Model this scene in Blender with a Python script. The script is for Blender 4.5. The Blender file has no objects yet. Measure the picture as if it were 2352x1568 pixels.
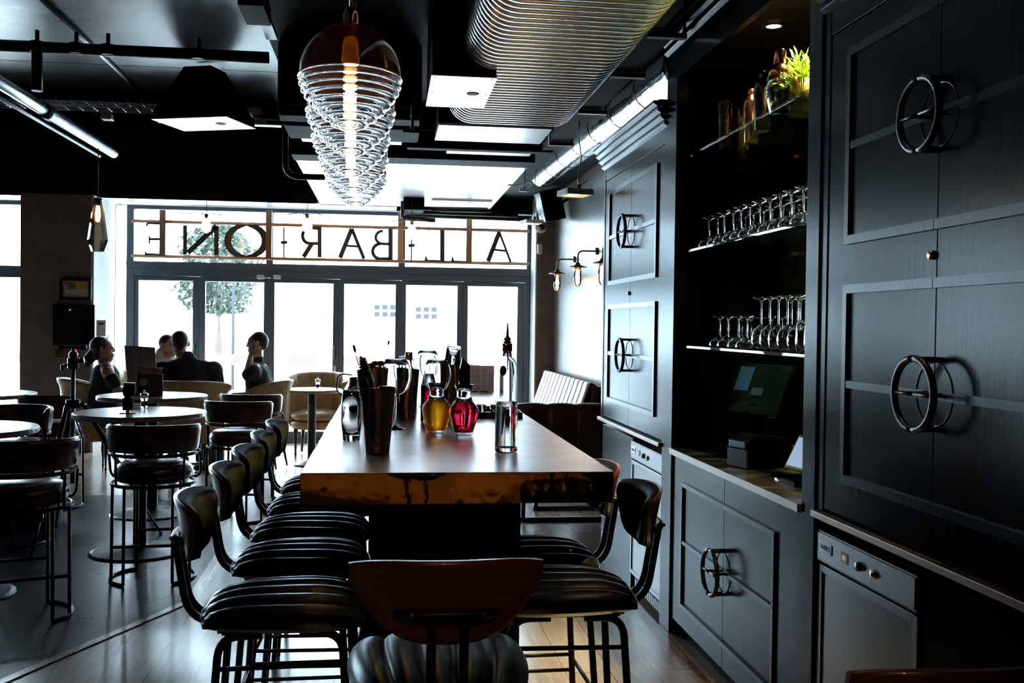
import bpy, bmesh, math, random
from mathutils import Vector, Matrix
from math import sin, cos, pi, radians, sqrt, atan2
random.seed(7)
sc = bpy.context.scene
col = sc.collection

# ---------------------------------------------------------------- camera
F = 2287.0
EYE = Vector((0.0, 0.0, 1.6))
YAW = radians(7.217); PITCH = radians(-0.922); ROLL = 0.0135
fwd = Vector((sin(YAW)*cos(PITCH), cos(YAW)*cos(PITCH), sin(PITCH)))
right0 = Vector((cos(YAW), -sin(YAW), 0))
up0 = right0.cross(fwd)
# picture is turned clockwise -> camera rolled anticlockwise
rgt = right0*cos(ROLL) + up0*sin(ROLL)
upv = -right0*sin(ROLL) + up0*cos(ROLL)
cam_d = bpy.data.cameras.new('camera')
cam_d.sensor_width = 36; cam_d.lens = 36*F/2352
cam_d.clip_start = 0.05; cam_d.clip_end = 200
cam = bpy.data.objects.new('camera', cam_d); col.objects.link(cam)
m = Matrix((rgt, upv, -fwd)).transposed().to_4x4(); m.translation = EYE
cam.matrix_world = m
sc.camera = cam

# ---------------------------------------------------------------- exposure, world, light
sc.view_settings.view_transform = 'Standard'
sc.view_settings.look = 'None'
sc.view_settings.gamma = 1
sc.view_settings.use_curve_mapping = False
sc.view_settings.exposure = 0.0
sc.cycles.max_bounces = 9
sc.cycles.diffuse_bounces = 4
sc.cycles.glossy_bounces = 5
sc.cycles.transmission_bounces = 9
sc.cycles.transparent_max_bounces = 24
sc.cycles.caustics_reflective = False
sc.cycles.caustics_refractive = False
sc.cycles.sample_clamp_indirect = 40
sc.cycles.use_denoising = True
SKY = 32.0
w = bpy.data.worlds.new('daylight'); sc.world = w; w.use_nodes = True
bg = w.node_tree.nodes['Background']
bg.inputs[0].default_value = (0.66, 0.84, 1.0, 1); bg.inputs[1].default_value = SKY

def light(name, kind, loc, power, colr, size=.1, rot=None, **kw):
    d = bpy.data.lights.new(name, kind); d.energy = power; d.color = colr
    if kind == 'AREA':
        d.shape = 'RECTANGLE'; d.size = size[0]; d.size_y = size[1]
    else:
        d.shadow_soft_size = size
    for k, v in kw.items(): setattr(d, k, v)
    o = bpy.data.objects.new(name, d); col.objects.link(o); o.location = loc
    if rot: o.rotation_euler = rot
    return o
# portals in the shop-front openings guide the sampling of the sky
for nm, x0, x1, z0, z1 in (('portal_entrance', -3.5, 1.9, .05, 3.1), ('portal_side_window', -7.9, -4.4, .3, 3.1)):
    p = light(nm, 'AREA', ((x0+x1)/2, 13.75, (z0+z1)/2), 1, (1, 1, 1), (x1-x0, z1-z0), (radians(-90), 0, 0))
    p.data.cycles.is_portal = True

# ---------------------------------------------------------------- pixel -> place in the room
def W(px, py, X=None, Y=None, Z=None):
    d = fwd*F + rgt*(px-1176) - upv*(py-784)
    if Y is not None: t = Y/d.y
    elif X is not None: t = X/d.x
    else: t = (Z-1.6)/d.z
    return EYE + d*t

# ---------------------------------------------------------------- materials
def nt(name):
    mt = bpy.data.materials.new(name); mt.use_nodes = True
    n = mt.node_tree; return mt, n, n.nodes['Principled BSDF']
def setp(b, **k):
    for kk, v in k.items():
        nm = {'rough': 'Roughness', 'metal': 'Metallic', 'coat': 'Coat Weight', 'coatr': 'Coat Roughness', 'ior': 'IOR',
              'trans': 'Transmission Weight', 'spec': 'Specular IOR Level', 'es': 'Emission Strength', 'aniso': 'Anisotropic'}[kk]
        b.inputs[nm].default_value = v
def bump(n, b, src, strength, dist=.01):
    bp = n.nodes.new('ShaderNodeBump'); bp.inputs['Strength'].default_value = strength
    bp.inputs['Distance'].default_value = dist
    n.links.new(src, bp.inputs['Height']); n.links.new(bp.outputs[0], b.inputs['Normal'])
def coords(n, scale=(1, 1, 1), rot=(0, 0, 0)):
    t = n.nodes.new('ShaderNodeTexCoord'); mp = n.nodes.new('ShaderNodeMapping')
    mp.inputs['Scale'].default_value = scale; mp.inputs['Rotation'].default_value = rot
    n.links.new(t.outputs['Object'], mp.inputs[0]); return mp.outputs[0]
def noise(n, vec, scale, detail=4, rough=.5):
    t = n.nodes.new('ShaderNodeTexNoise'); t.inputs['Scale'].default_value = scale
    t.inputs['Detail'].default_value = detail; t.inputs['Roughness'].default_value = rough
    n.links.new(vec, t.inputs['Vector']); return t.outputs['Fac']
def ramp(n, fac, stops):
    r = n.nodes.new('ShaderNodeValToRGB'); e = r.color_ramp.elements
    while len(e) < len(stops): e.new(.5)
    for el, (p, c) in zip(e, stops):
        el.position = p; el.color = (*c, 1) if len(c) == 3 else c
    n.links.new(fac, r.inputs[0]); return r.outputs[0]
def mat(name, c, em=None, nz=None, **k):
    mt, n, b = nt(name)
    b.inputs['Base Color'].default_value = (*c, 1)
    if em: b.inputs['Emission Color'].default_value = (*em, 1)
    setp(b, **k)
    if nz:   # (scale, colour variation, bump)
        v = coords(n); f = noise(n, v, nz[0])
        lo = tuple(x*(1-nz[1]) for x in c); hi = tuple(min(1, x*(1+nz[1])) for x in c)
        n.links.new(ramp(n, f, [(.3, lo), (.7, hi)]), b.inputs['Base Color'])
        if nz[2]: bump(n, b, f, nz[2], .004)
    return mt
def wood(name, c1, c2, stretch=(1, 1, .05), scale=30, bmp=.15, **k):
    mt, n, b = nt(name); setp(b, **k)
    v = coords(n, stretch); f = noise(n, v, scale, 6, .65)
    n.links.new(ramp(n, f, [(.3, c1), (.7, c2)]), b.inputs['Base Color'])
    bump(n, b, f, bmp, .002)
    return mt
def thin_glass(name, tint=(1, 1, 1), refl=1.0, rough=.0):
    mt = bpy.data.materials.new(name); mt.use_nodes = True; n = mt.node_tree; n.nodes.clear()
    out = n.nodes.new('ShaderNodeOutputMaterial'); mx = n.nodes.new('ShaderNodeMixShader')
    tr = n.nodes.new('ShaderNodeBsdfTransparent'); tr.inputs[0].default_value = (*tint, 1)
    gl = n.nodes.new('ShaderNodeBsdfGlossy'); gl.inputs['Roughness'].default_value = rough
    lw = n.nodes.new('ShaderNodeFresnel'); lw.inputs['IOR'].default_value = 1.5
    mu = n.nodes.new('ShaderNodeMath'); mu.operation = 'MULTIPLY'; mu.inputs[1].default_value = refl; mu.use_clamp = True
    n.links.new(lw.outputs[0], mu.inputs[0]); n.links.new(mu.outputs[0], mx.inputs[0])
    n.links.new(tr.outputs[0], mx.inputs[1]); n.links.new(gl.outputs[0], mx.inputs[2]); n.links.new(mx.outputs[0], out.inputs[0])
    return mt
M = {}
M['blackmetal'] = mat('black powder coated steel', (.009, .010, .012), rough=.35, spec=.3)
M['blackpaint'] = mat('black painted surface', (.0025, .0028, .0036), rough=.7, spec=.05, nz=(6, .3, .1))
M['blackgloss'] = mat('black gloss', (.006, .007, .009), rough=.12, coat=.5)
M['blackduct'] = mat('black duct wrap', (.0012, .0012, .0014), rough=1, spec=0, nz=(5, .4, 1.0))
M['blackleather'] = mat('black leather', (.006, .008, .010), rough=.34, spec=.06, nz=(90, .2, .12))
M['padleather'] = mat('black leather back pad', (.005, .007, .009), rough=.42, spec=.02, nz=(90, .2, .08))
M['redleather'] = mat('oxblood leather', (.085, .014, .014), rough=.26, coat=.25, coatr=.2, nz=(25, .3, .12))
M['tanleather'] = mat('tan leather', (.42, .27, .12), rough=.38, nz=(20, .2, .1))
M['pinkleather'] = mat('rose brown leather', (.30, .12, .09), rough=.33, nz=(20, .15, .08))
M['brownleather'] = mat('dark brown leather', (.09, .026, .016), rough=.4, nz=(20, .2, .1))
M['veneer'] = wood('red brown walnut veneer', (.15, .042, .02), (.24, .07, .034), (.06, .06, 1), 60, .05, rough=.3, coat=.3)
M['smokethin'] = thin_glass('smoke tinted thin glass', (.66, .60, .52), 1.6)
M['bluewood'] = wood('blue black stained oak', (.0015, .003, .0045), (.004, .007, .010), (1, 1, .045), 70, .15, rough=.21, spec=.034)
M['bluemould'] = wood('blue black moulding', (.005, .008, .011), (.010, .014, .019), (1, 1, .045), 70, .2, rough=.25, spec=.06)
M['tabletop'] = mat('brushed bronze top', (.66, .57, .55), metal=1, rough=.33, nz=(8, .10, .0))
M['copper'] = mat('polished copper edge', (.62, .34, .08), metal=1, rough=.03, nz=(2.6, .06, .8))
M['coppershine'] = mat('polished copper', (.85, .42, .26), metal=1, rough=.12)
M['bronze'] = mat('bronze tin', (.21, .155, .115), metal=1, rough=.13)
M['gunmetal'] = mat('gunmetal', (.10, .085, .08), metal=1, rough=.18)
M['chrome'] = mat('chrome', (.75, .77, .8), metal=1, rough=.12)
M['steel'] = mat('brushed steel', (.32, .35, .38), metal=1, rough=.3)
M['steeldark'] = mat('dark brushed steel', (.09, .10, .115), metal=1, rough=.33)
M['browntrim'] = mat('bronze metal trim', (.20, .15, .135), metal=.9, rough=.38)
M['foil'] = mat('crinkled foil', (.62, .66, .70), metal=1, rough=.16, nz=(22, .05, .9))
M['ribbed'] = mat('galvanised ribbed duct', (.80, .82, .88), metal=1, rough=.27)
M['framegrey'] = mat('blue grey window frame', (.085, .115, .145), rough=.4)
M['white'] = mat('white plastic', (.75, .75, .73), rough=.4)
M['whiteceil'] = mat('white gloss ceiling board', (.86, .89, .92), rough=.35, coat=.4, coatr=.15)
M['tablewood'] = wood('pale oak table top', (.36, .27, .22), (.50, .40, .34), (.08, 1, 1), 30, .03, rough=.30, spec=.9, coat=.5, coatr=.2)
M['darkwood'] = mat('dark turned wood', (.035, .018, .012), rough=.3)
M['rawconc'] = mat('raw concrete', (.155, .125, .11), rough=.75, nz=(4, .25, .2))
M['paleconc'] = mat('pale concrete', (.62, .64, .64), rough=.7, nz=(4, .1, .1))
M['counter'] = mat('grey brown stone counter', (.14, .115, .09), rough=.22, nz=(5, .5, .0))
M['rubber'] = mat('rubber', (.01, .01, .01), rough=.7)
M['bulb'] = mat('warm glowing filament bulb', (1, .6, .25), em=(1, .50, .16), es=38)
M['bulbsoft'] = mat('warm lamp glow', (1, .75, .45), em=(1, .58, .26), es=7)
M['downlight'] = mat('downlight lens', (1, .8, .5), em=(1, .72, .38), es=22)
M['brass'] = mat('aged brass', (.55, .36, .16), metal=1, rough=.25)
M['lampmetal'] = mat('aged bronze lamp metal', (.19, .12, .08), metal=1, rough=.35)
M['glass'] = mat('clear glass', (.96, .97, .98), rough=0, trans=1, ior=1.45)
M['pinkglass'] = mat('pink tinted glass', (1, .80, .76), rough=0, trans=1, ior=1.45)
M['smoke'] = mat('copper tinted glass', (.05, .018, .005), rough=.03, trans=.35, ior=1.5, coat=1, coatr=.02)
M['thin'] = thin_glass('thin clear glass', (.93, .95, .96), 1.6)
M['thinsoft'] = thin_glass('thin carafe glass', (.97, .97, .97), .45)
M['pane'] = thin_glass('window pane', (.96, .99, .98), .8)
M['shelfglass'] = thin_glass('green edge shelf glass', (.74, .90, .86), .6, .02)
M['orange'] = mat('orange juice', (1.0, .36, .012), rough=.42, trans=.9, ior=1.12)
M['peel'] = mat('orange peel', (.85, .24, .02), rough=.4)
M['redjuice'] = mat('red juice', (.85, .01, .05), rough=.05, trans=1, ior=1.33)
M['water'] = mat('clear spirit', (.97, .99, 1), rough=0, trans=1, ior=1.33)
M['amber'] = mat('dark amber fruit', (.45, .20, .05), rough=.3)
M['skin'] = mat('skin', (.50, .27, .20), rough=.5)
M['hairbrown'] = mat('dark brown hair', (.035, .018, .010), rough=.5, nz=(60, .4, .6))
M['navy'] = mat('dark navy cloth', (.014, .017, .027), rough=.85, nz=(30, .3, .2))
M['charcoal'] = mat('charcoal cloth', (.022, .026, .032), rough=.85, nz=(30, .3, .2))
M['whitecloth'] = mat('white shirt cloth', (.7, .7, .72), rough=.85)
M['paper'] = mat('menu paper', (.52, .40, .37), rough=.6)
M['ink'] = mat('printed grey ink', (.20, .17, .18), rough=.6)
M['red'] = mat('red plastic', (.55, .02, .04), rough=.35)
M['letter'] = mat('dark bronze letter', (.075, .065, .045), metal=.6, rough=.35)
M['copperpipe'] = mat('copper pipe', (.50, .27, .15), metal=.8, rough=.35)
M['leaf'] = mat('bright green leaf', (.22, .42, .02), rough=.4)
M['leafdark'] = mat('dark green leaf', (.03, .10, .02), rough=.5)
M['potglass'] = mat('olive brass pot', (.30, .25, .06), metal=.8, rough=.22)
M['blackmirror'] = mat('dark back panel', (.004, .004, .004), rough=.12, spec=.35)
M['kraft'] = mat('folded tan cloth', (.50, .33, .18), rough=.8, nz=(60, .1, .2))
M['screen'] = mat('till screen', (.01, .012, .02), rough=.12, spec=.3)
M['blueui'] = mat('blue screen window', (.02, .05, .12), em=(.10, .2, .42), es=.10)
M['paleui'] = mat('lit pale screen', (.3, .4, .5), em=(.55, .75, 1), es=.5)
M['green_led'] = mat('green indicator', (.0, .6, .1), em=(0, 1, .2), es=3)
M['red_led'] = mat('red indicator', (.8, .0, .0), em=(1, .02, .02), es=2)

def satin(key, fac, rough, ior=0):
    n = M[key].node_tree; b = n.nodes['Principled BSDF']; b.inputs['Specular IOR Level'].default_value = 0
    g = n.nodes.new('ShaderNodeBsdfGlossy'); g.inputs['Roughness'].default_value = rough; g.inputs[0].default_value = (.92, .97, 1, 1)
    if b.inputs['Normal'].is_linked: n.links.new(b.inputs['Normal'].links[0].from_socket, g.inputs['Normal'])
    x = n.nodes.new('ShaderNodeMixShader'); x.inputs[0].default_value = fac
    if ior:
        f = n.nodes.new('ShaderNodeFresnel'); f.inputs['IOR'].default_value = ior; k = n.nodes.new('ShaderNodeMath'); k.operation = 'MULTIPLY'; k.inputs[1].default_value = fac
        n.links.new(f.outputs[0], k.inputs[0]); n.links.new(k.outputs[0], x.inputs[0])
    o = [q for q in n.nodes if q.type == 'OUTPUT_MATERIAL'][0]
    n.links.new(b.outputs[0], x.inputs[1]); n.links.new(g.outputs[0], x.inputs[2]); n.links.new(x.outputs[0], o.inputs[0])
satin('bluewood', .60, .20, 1.2); satin('bluemould', .85, .26, 1.22); satin('padleather', .035, .40); satin('blackleather', .75, .30, 1.3)
M['panelsteel'] = mat('dull fridge panel', (.17, .175, .19), metal=1, rough=.36)
M['fridgebrown'] = mat('brown fridge casing', (.07, .045, .035), metal=.8, rough=.4)
# floors
def floor_planks():
    mt, n, b = nt('oak plank floor')
    v = coords(n, (1, 1, 1), (0, 0, radians(90)))
    br = n.nodes.new('ShaderNodeTexBrick'); br.offset = .37; br.offset_frequency = 2
    br.inputs['Brick Width'].default_value = 1.9; br.inputs['Row Height'].default_value = .21
    br.inputs['Scale'].default_value = 1; br.inputs['Mortar Size'].default_value = .0022; br.inputs['Bias'].default_value = 0
    br.inputs['Color1'].default_value = (.50, .38, .28, 1); br.inputs['Color2'].default_value = (.38, .28, .20, 1)
    br.inputs['Mortar'].default_value = (.05, .035, .025, 1)
    n.links.new(v, br.inputs['Vector'])
    v2 = coords(n, (1, .07, 1)); f = noise(n, v2, 26, 7, .7)
    g = ramp(n, f, [(.3, (.62, .58, .55)), (.7, (1.15, 1.12, 1.1))])
    mx = n.nodes.new('ShaderNodeMix'); mx.data_type = 'RGBA'; mx.blend_type = 'MULTIPLY'; mx.inputs[0].default_value = 1
    n.links.new(br.outputs['Color'], mx.inputs[6]); n.links.new(g, mx.inputs[7]); n.links.new(mx.outputs[2], b.inputs['Base Color'])
    bump(n, b, f, .12, .002); setp(b, rough=.23, spec=1.0)
    return mt
M['planks'] = floor_planks()
def polished_conc(name, lo, hi, rough, sc_=1.3, bs=.05, spec=.5):
    mt, n, b = nt(name); v = coords(n); f = noise(n, v, sc_, 8, .6)
    n.links.new(ramp(n, f, [(.3, lo), (.75, hi)]), b.inputs['Base Color'])
    rr = ramp(n, f, [(.3, (rough*.9,)*3), (.7, (rough*1.15,)*3)]); n.links.new(rr, b.inputs['Roughness']); setp(b, spec=spec)
    bump(n, b, f, bs, .01); return mt
M['concfloor'] = polished_conc('polished grey concrete floor', (.007, .011, .017), (.019, .027, .037), .28, 1.1, .006, .13)
M['concceil'] = polished_conc('sealed concrete ceiling', (.035, .045, .055), (.15, .18, .21), .30, 1.3, .5, .13)
M['wallconc'] = polished_conc('smooth grey plaster wall', (.10, .10, .10), (.18, .18, .175), .3, 1.5, .1)

# ---------------------------------------------------------------- mesh building
class MB:
    def __init__(s): s.v = []; s.f = []; s.sm = []
    def add(s, vs, fs, smooth=False):
        o = len(s.v); s.v += [tuple(v) for v in vs]
        s.f += [tuple(i+o for i in f) for f in fs]; s.sm += [smooth]*len(fs); return s
    def box(s, x0, x1, y0, y1, z0, z1, mtx=None):
        vs = [Vector((x, y, z)) for z in (z0, z1) for y in (y0, y1) for x in (x0, x1)]
        if mtx: vs = [mtx @ v for v in vs]
        return s.add(vs, [(0, 2, 3, 1), (4, 5, 7, 6), (0, 1, 5, 4), (2, 6, 7, 3), (0, 4, 6, 2), (1, 3, 7, 5)])
    def tube(s, pts, r, n=8, closed=False, caps=True):
        P = [Vector(p) for p in pts]; N = len(P)
        R = r if isinstance(r, (list, tuple)) else [r]*N
        T = []
        for i in range(N):
            a = P[i-1] if (i > 0 or closed) else P[i]
            b = P[(i+1) % N] if (i < N-1 or closed) else P[i]
            t = (b-a); T.append(t.normalized() if t.length > 1e-9 else Vector((0, 0, 1)))
        ref = Vector((0, 0, 1)) if abs(T[0].z) < .9 else Vector((1, 0, 0))
        u = T[0].cross(ref).normalized(); vs = []
        for i in range(N):
            u = (u - T[i]*u.dot(T[i])).normalized(); w_ = T[i].cross(u)
            for k in range(n):
                a = 2*pi*k/n; vs.append(P[i] + (u*cos(a)+w_*sin(a))*R[i])
        fs = []
        for i in range(N if closed else N-1):
            j = (i+1) % N
            for k in range(n):
                l = (k+1) % n; fs.append((i*n+k, i*n+l, j*n+l, j*n+k))
        s.add(vs, fs, True)
        if caps and not closed:
            o = len(s.v)-len(vs)
            s.f.append(tuple(o+k for k in range(n))[::-1]); s.f.append(tuple(o+(N-1)*n+k for k in range(n))); s.sm += [False]*2
        return s
    def lathe(s, prof, c=(0, 0, 0), n=24, axis='z', smooth=True, a0=0, a1=2*pi):
        c = Vector(c); full = abs(a1-a0-2*pi) < 1e-6; vs = []; fs = []
        m_ = n if full else n+1
        for (r, h) in prof:
            for k in range(m_):
                a = a0+(a1-a0)*k/n; x, y = r*cos(a), r*sin(a)
                vs.append(c+(Vector((x, y, h)) if axis == 'z' else Vector((h, x, y)) if axis == 'x' else Vector((y, h, x))))
        for i in range(len(prof)-1):
            for k in range(n):
                l = (k+1) % m_
                fs.append((i*m_+k, i*m_+l, (i+1)*m_+l, (i+1)*m_+k))
        return s.add(vs, fs, smooth)
    def cyl(s, c, r, h, n=24, axis='z', r2=None):
        r2 = r if r2 is None else r2
        s.lathe([(0, 0), (r, 0)], c, n, axis, False); s.lathe([(r, 0), (r2, h)], c, n, axis); s.lathe([(r2, h), (0, h)], c, n, axis, False)
        return s
    def ball(s, c, r, n=16, m_=10, sq=(1, 1, 1), mtx=None):
        c = Vector(c); vs = []; fs = []
        for i in range(m_+1):
            th = pi*i/m_
            for k in range(n):
                a = 2*pi*k/n; v = Vector((r*sin(th)*cos(a)*sq[0], r*sin(th)*sin(a)*sq[1], -r*cos(th)*sq[2]))
                if mtx: v = mtx @ v
                vs.append(c+v)
        for i in range(m_):
            for k in range(n):
                l = (k+1) % n; fs.append((i*n+k, i*n+l, (i+1)*n+l, (i+1)*n+k))
        return s.add(vs, fs, True)
    def prism(s, poly, f0, f1, smooth=False):
        """poly: list of 2D points; f0/f1 map a 2D point to the two faces"""
        n = len(poly); vs = [f0(p) for p in poly]+[f1(p) for p in poly]
        fs = [tuple(range(n))[::-1], tuple(range(n, 2*n))]+[(i, (i+1) % n, n+(i+1) % n, n+i) for i in range(n)]
        return s.add(vs, fs, smooth)
    def grid(s, fn, nu, nv, closed_u=False, smooth=True):
        vs = [fn(i/nu, j/nv) for i in range(nu+(0 if closed_u else 1)) for j in range(nv+1)]
        U = nu if closed_u else nu+1; fs = []
        for i in range(nu):
            for j in range(nv):
                a = i*(nv+1)+j; b = ((i+1) % U)*(nv+1)+j; fs.append((a, b, b+1, a+1))
        return s.add(vs, fs, smooth)
    def build(s, name, m_, parent=None, loc=None, rz=0, bev=0, clean=True, sub=0, kind=None):
        me = bpy.data.meshes.new(name); me.from_pydata(s.v, [], s.f)
        me.polygons.foreach_set('use_smooth', s.sm)
        if clean:
            bm = bmesh.new(); bm.from_mesh(me); bmesh.ops.remove_doubles(bm, verts=bm.verts, dist=1e-5)
            bmesh.ops.dissolve_degenerate(bm, dist=1e-6, edges=bm.edges)
            bmesh.ops.recalc_face_normals(bm, faces=bm.faces)
            bm.to_mesh(me); bm.free()
        me.update()
        o = bpy.data.objects.new(name, me); col.objects.link(o)
        me.materials.append(M[m_] if isinstance(m_, str) else m_)
        if parent is not None: o.parent = parent
        if loc is not None: o.location = loc
        if rz: o.rotation_euler[2] = rz
        if bev:
            b = o.modifiers.new('b', 'BEVEL'); b.width = bev; b.segments = 2; b.limit_method = 'ANGLE'; b.angle_limit = radians(50)
        if sub:
            b = o.modifiers.new('s', 'SUBSURF'); b.levels = sub; b.render_levels = sub
        if kind: o['kind'] = kind
        return o
def text_mesh(s, size, m_, parent, mtx):
    c = bpy.data.curves.new('text', 'FONT'); c.body = s; c.size = size; c.extrude = .0004; c.align_x = 'CENTER'; c.align_y = 'CENTER'
    o = bpy.data.objects.new('text', c); col.objects.link(o); bpy.context.view_layer.update()
    me = bpy.data.meshes.new_from_object(o.evaluated_get(bpy.context.evaluated_depsgraph_get())); bpy.data.objects.remove(o)
    me.transform(mtx); me.materials.clear(); me.materials.append(M[m_] if isinstance(m_, str) else m_)
    t = bpy.data.objects.new('lettering', me); col.objects.link(t); t.parent = parent
    return t
def fillet(pts, r, k=5, closed=False):
    P = [Vector(p) for p in pts]; out = []; N = len(P)
    for i in range(N):
        if not closed and i in (0, N-1): out.append(P[i]); continue
        a, b, c = P[i-1], P[i], P[(i+1) % N]
        d1 = (a-b); d2 = (c-b); rr = min(r, d1.length*.49, d2.length*.49)
        p0 = b+d1.normalized()*rr; p1 = b+d2.normalized()*rr
        for j in range(k+1):
            t = j/k; out.append(p0*(1-t)**2+b*2*t*(1-t)+p1*t*t)
    return out
def tag(o, label, cat, group=None, kind=None):
    if label: o['label'] = label
    if cat: o['category'] = cat
    if group: o['group'] = group
    if kind: o['kind'] = kind
    return o
def thing(name, label, cat, loc=(0, 0, 0), rz=0, group=None):
    o = bpy.data.objects.new(name, None); col.objects.link(o); o.empty_display_size = .05
    o.location = loc; o.rotation_euler = (0, 0, rz)
    return tag(o, label, cat, group)
KIDS = {}
def copy_tree(o, parent=None):
    c = o.copy(); col.objects.link(c)
    if parent is not None: c.parent = parent
    for ch in list(col.objects):
        if ch.parent is o: copy_tree(ch, c)
    return c
def dup(o, loc, rz, label, group=None):
    c = copy_tree(o); c.location = loc; c.rotation_euler[2] = rz; c['label'] = label
    if group: c['group'] = group
    return c
def bx(name, m_, x0, x1, y0, y1, z0, z1, parent=None, kind=None, bev=0):
    return MB().box(x0, x1, y0, y1, z0, z1).build(name, m_, parent, kind=kind, bev=bev)
def S(name, m_, *a, bev=0): return bx(name, m_, *a, kind='structure', bev=bev)
ORD = ['nearest', 'second', 'third', 'fourth', 'fifth', 'sixth', 'seventh', 'eighth', 'ninth', 'tenth', 'eleventh', 'twelfth', 'thirteenth', 'fourteenth']
# ================================================================ THE SETTING
CZ = 3.35
S('floor', 'planks', -8.2, 2.3, -9, 13.6, -.1, 0)
# polished concrete area inlaid in the timber floor
poly = [(-7.9, .5), (-2.65, 2.4), (-1.58, 4.84), (-1.12, 5.85), (-1.15, 7.2), (-1.6, 8.6), (-2.1, 9.45), (-7.9, 9.45)]
MB().prism(poly, lambda p: Vector((p[0], p[1], 0)), lambda p: Vector((p[0], p[1], .004))).build('floor_concrete', 'concfloor', kind='structure')
mb = MB()
for i in range(1, 5):
    a = Vector((*poly[i], 0)); b = Vector((*poly[i+1], 0)); d = (b-a).normalized(); nn = Vector((d.y, -d.x, 0))*.05
    mb.add([a, b, b+nn, a+nn, a+Vector((0, 0, .006)), b+Vector((0, 0, .006)), b+nn+Vector((0, 0, .006)), a+nn+Vector((0, 0, .006))],
           [(0, 1, 2, 3), (4, 7, 6, 5), (0, 4, 5, 1), (1, 5, 6, 2), (2, 6, 7, 3), (3, 7, 4, 0)])
mb.build('trim_1', 'planks', kind='structure')
# ceiling: concrete on the left, black paint over the bar side
mb = MB()
for (y0, y1) in ((-9, 3.3), (3.312, 5.55), (5.562, 7.15), (7.162, 8.3)):
    mb.box(-8.2, -.74, y0, y1, CZ, CZ+.15)
mb.box(-8.2, -.74, -9, 13.6, CZ+.02, CZ+.16)
mb.build('ceiling', 'concceil', kind='structure')
S('ceiling_black', 'blackpaint', -.74, 2.3, -9, 13.6, CZ, CZ+.15)
S('ceiling_soffit', 'blackduct', -8.0, -.86, 7.95, 12.85, 3.1, CZ, bev=.05)
S('ceiling_window_strip', 'whiteceil', -8.0, -.86, 12.86, 13.48, 3.11, CZ)
S('ceiling_white', 'whiteceil', -.855, 1.33, 9.38, 13.0, 3.12, CZ)
S('ceiling_edge', 'whiteceil', -.855, .12, 13.0, 13.48, 3.11, CZ)
S('ceiling_side', 'blackpaint', 1.34, 2.2, 8.0, 13.48, 3.325, CZ)
S('wall_left', 'wallconc', -8.3, -8.0, -9, 13.6, 0, CZ)
S('wall_back', 'blackpaint', -8.2, 2.3, -9.2, -9, 0, CZ)
S('wall_right', 'wallconc', 2.2, 2.4, 6.85, 13.6, 0, CZ)
S('wall_bar', 'blackpaint', 2.1, 2.4, -9, 6.85, 0, CZ)
# facade
FY = 13.5
S('wall_column', 'rawconc', -4.34, -3.53, 12.54, 13.5, 0, CZ)
S('wall_column_reveal', 'paleconc', -3.53, -3.505, 12.56, 13.5, 0, 3.12)
S('wall_column_right', 'rawconc', 1.965, 2.2, 13.0, 13.5, 0, CZ)
S('wall_reveal_right', 'paleconc', 1.95, 1.965, 13.02, 13.5, 0, 3.1)
S('wall_facade', 'blackpaint', -8.2, 2.4, 13.5, 13.75, 3.12, CZ+.1)
S('wall_facade_corner', 'rawconc', 1.95, 2.4, 13.5, 13.75, 0, 3.12)
S('wall_facade_left', 'rawconc', -4.5, -3.5, 13.5, 13.75, 0, 3.12)
S('baseboard_facade', 'framegrey', -8.2, -4.5, 13.5, 13.7, 0, .12)
def fx(px, py=740): return W(px, py, Y=FY).x
def fz(px, py): return W(px, py, Y=FY).z
zt = fz(750, 625); ztb = fz(750, 610); zh = 3.10
xs = [fx(290), fx(1216)]
# transom window
w1 = thing('window_1', None, None, (0, 0, 0)); w1['kind'] = 'structure'
mb = MB()
mb.box(xs[0], xs[1], FY-.02, FY+.08, zt-.01, zt+.09); mb.box(xs[0], xs[1], FY-.02, FY+.08, zh-.05, zh)
mb.box(xs[0], xs[0]+.09, FY-.02, FY+.08, zt+.09, zh-.05); mb.box(xs[1]-.05, xs[1], FY-.02, FY+.08, zt+.09, zh-.05)
for px in (618, 921): mb.box(fx(px)-.045, fx(px)+.045, FY-.02, FY+.08, zt+.09, zh-.05)
mb.build('window_frame', 'framegrey', w1, bev=.006)
bx('pane', 'pane', xs[0]+.09, xs[1]-.05, FY+.03, FY+.036, zt+.09, zh-.05, w1)
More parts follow.
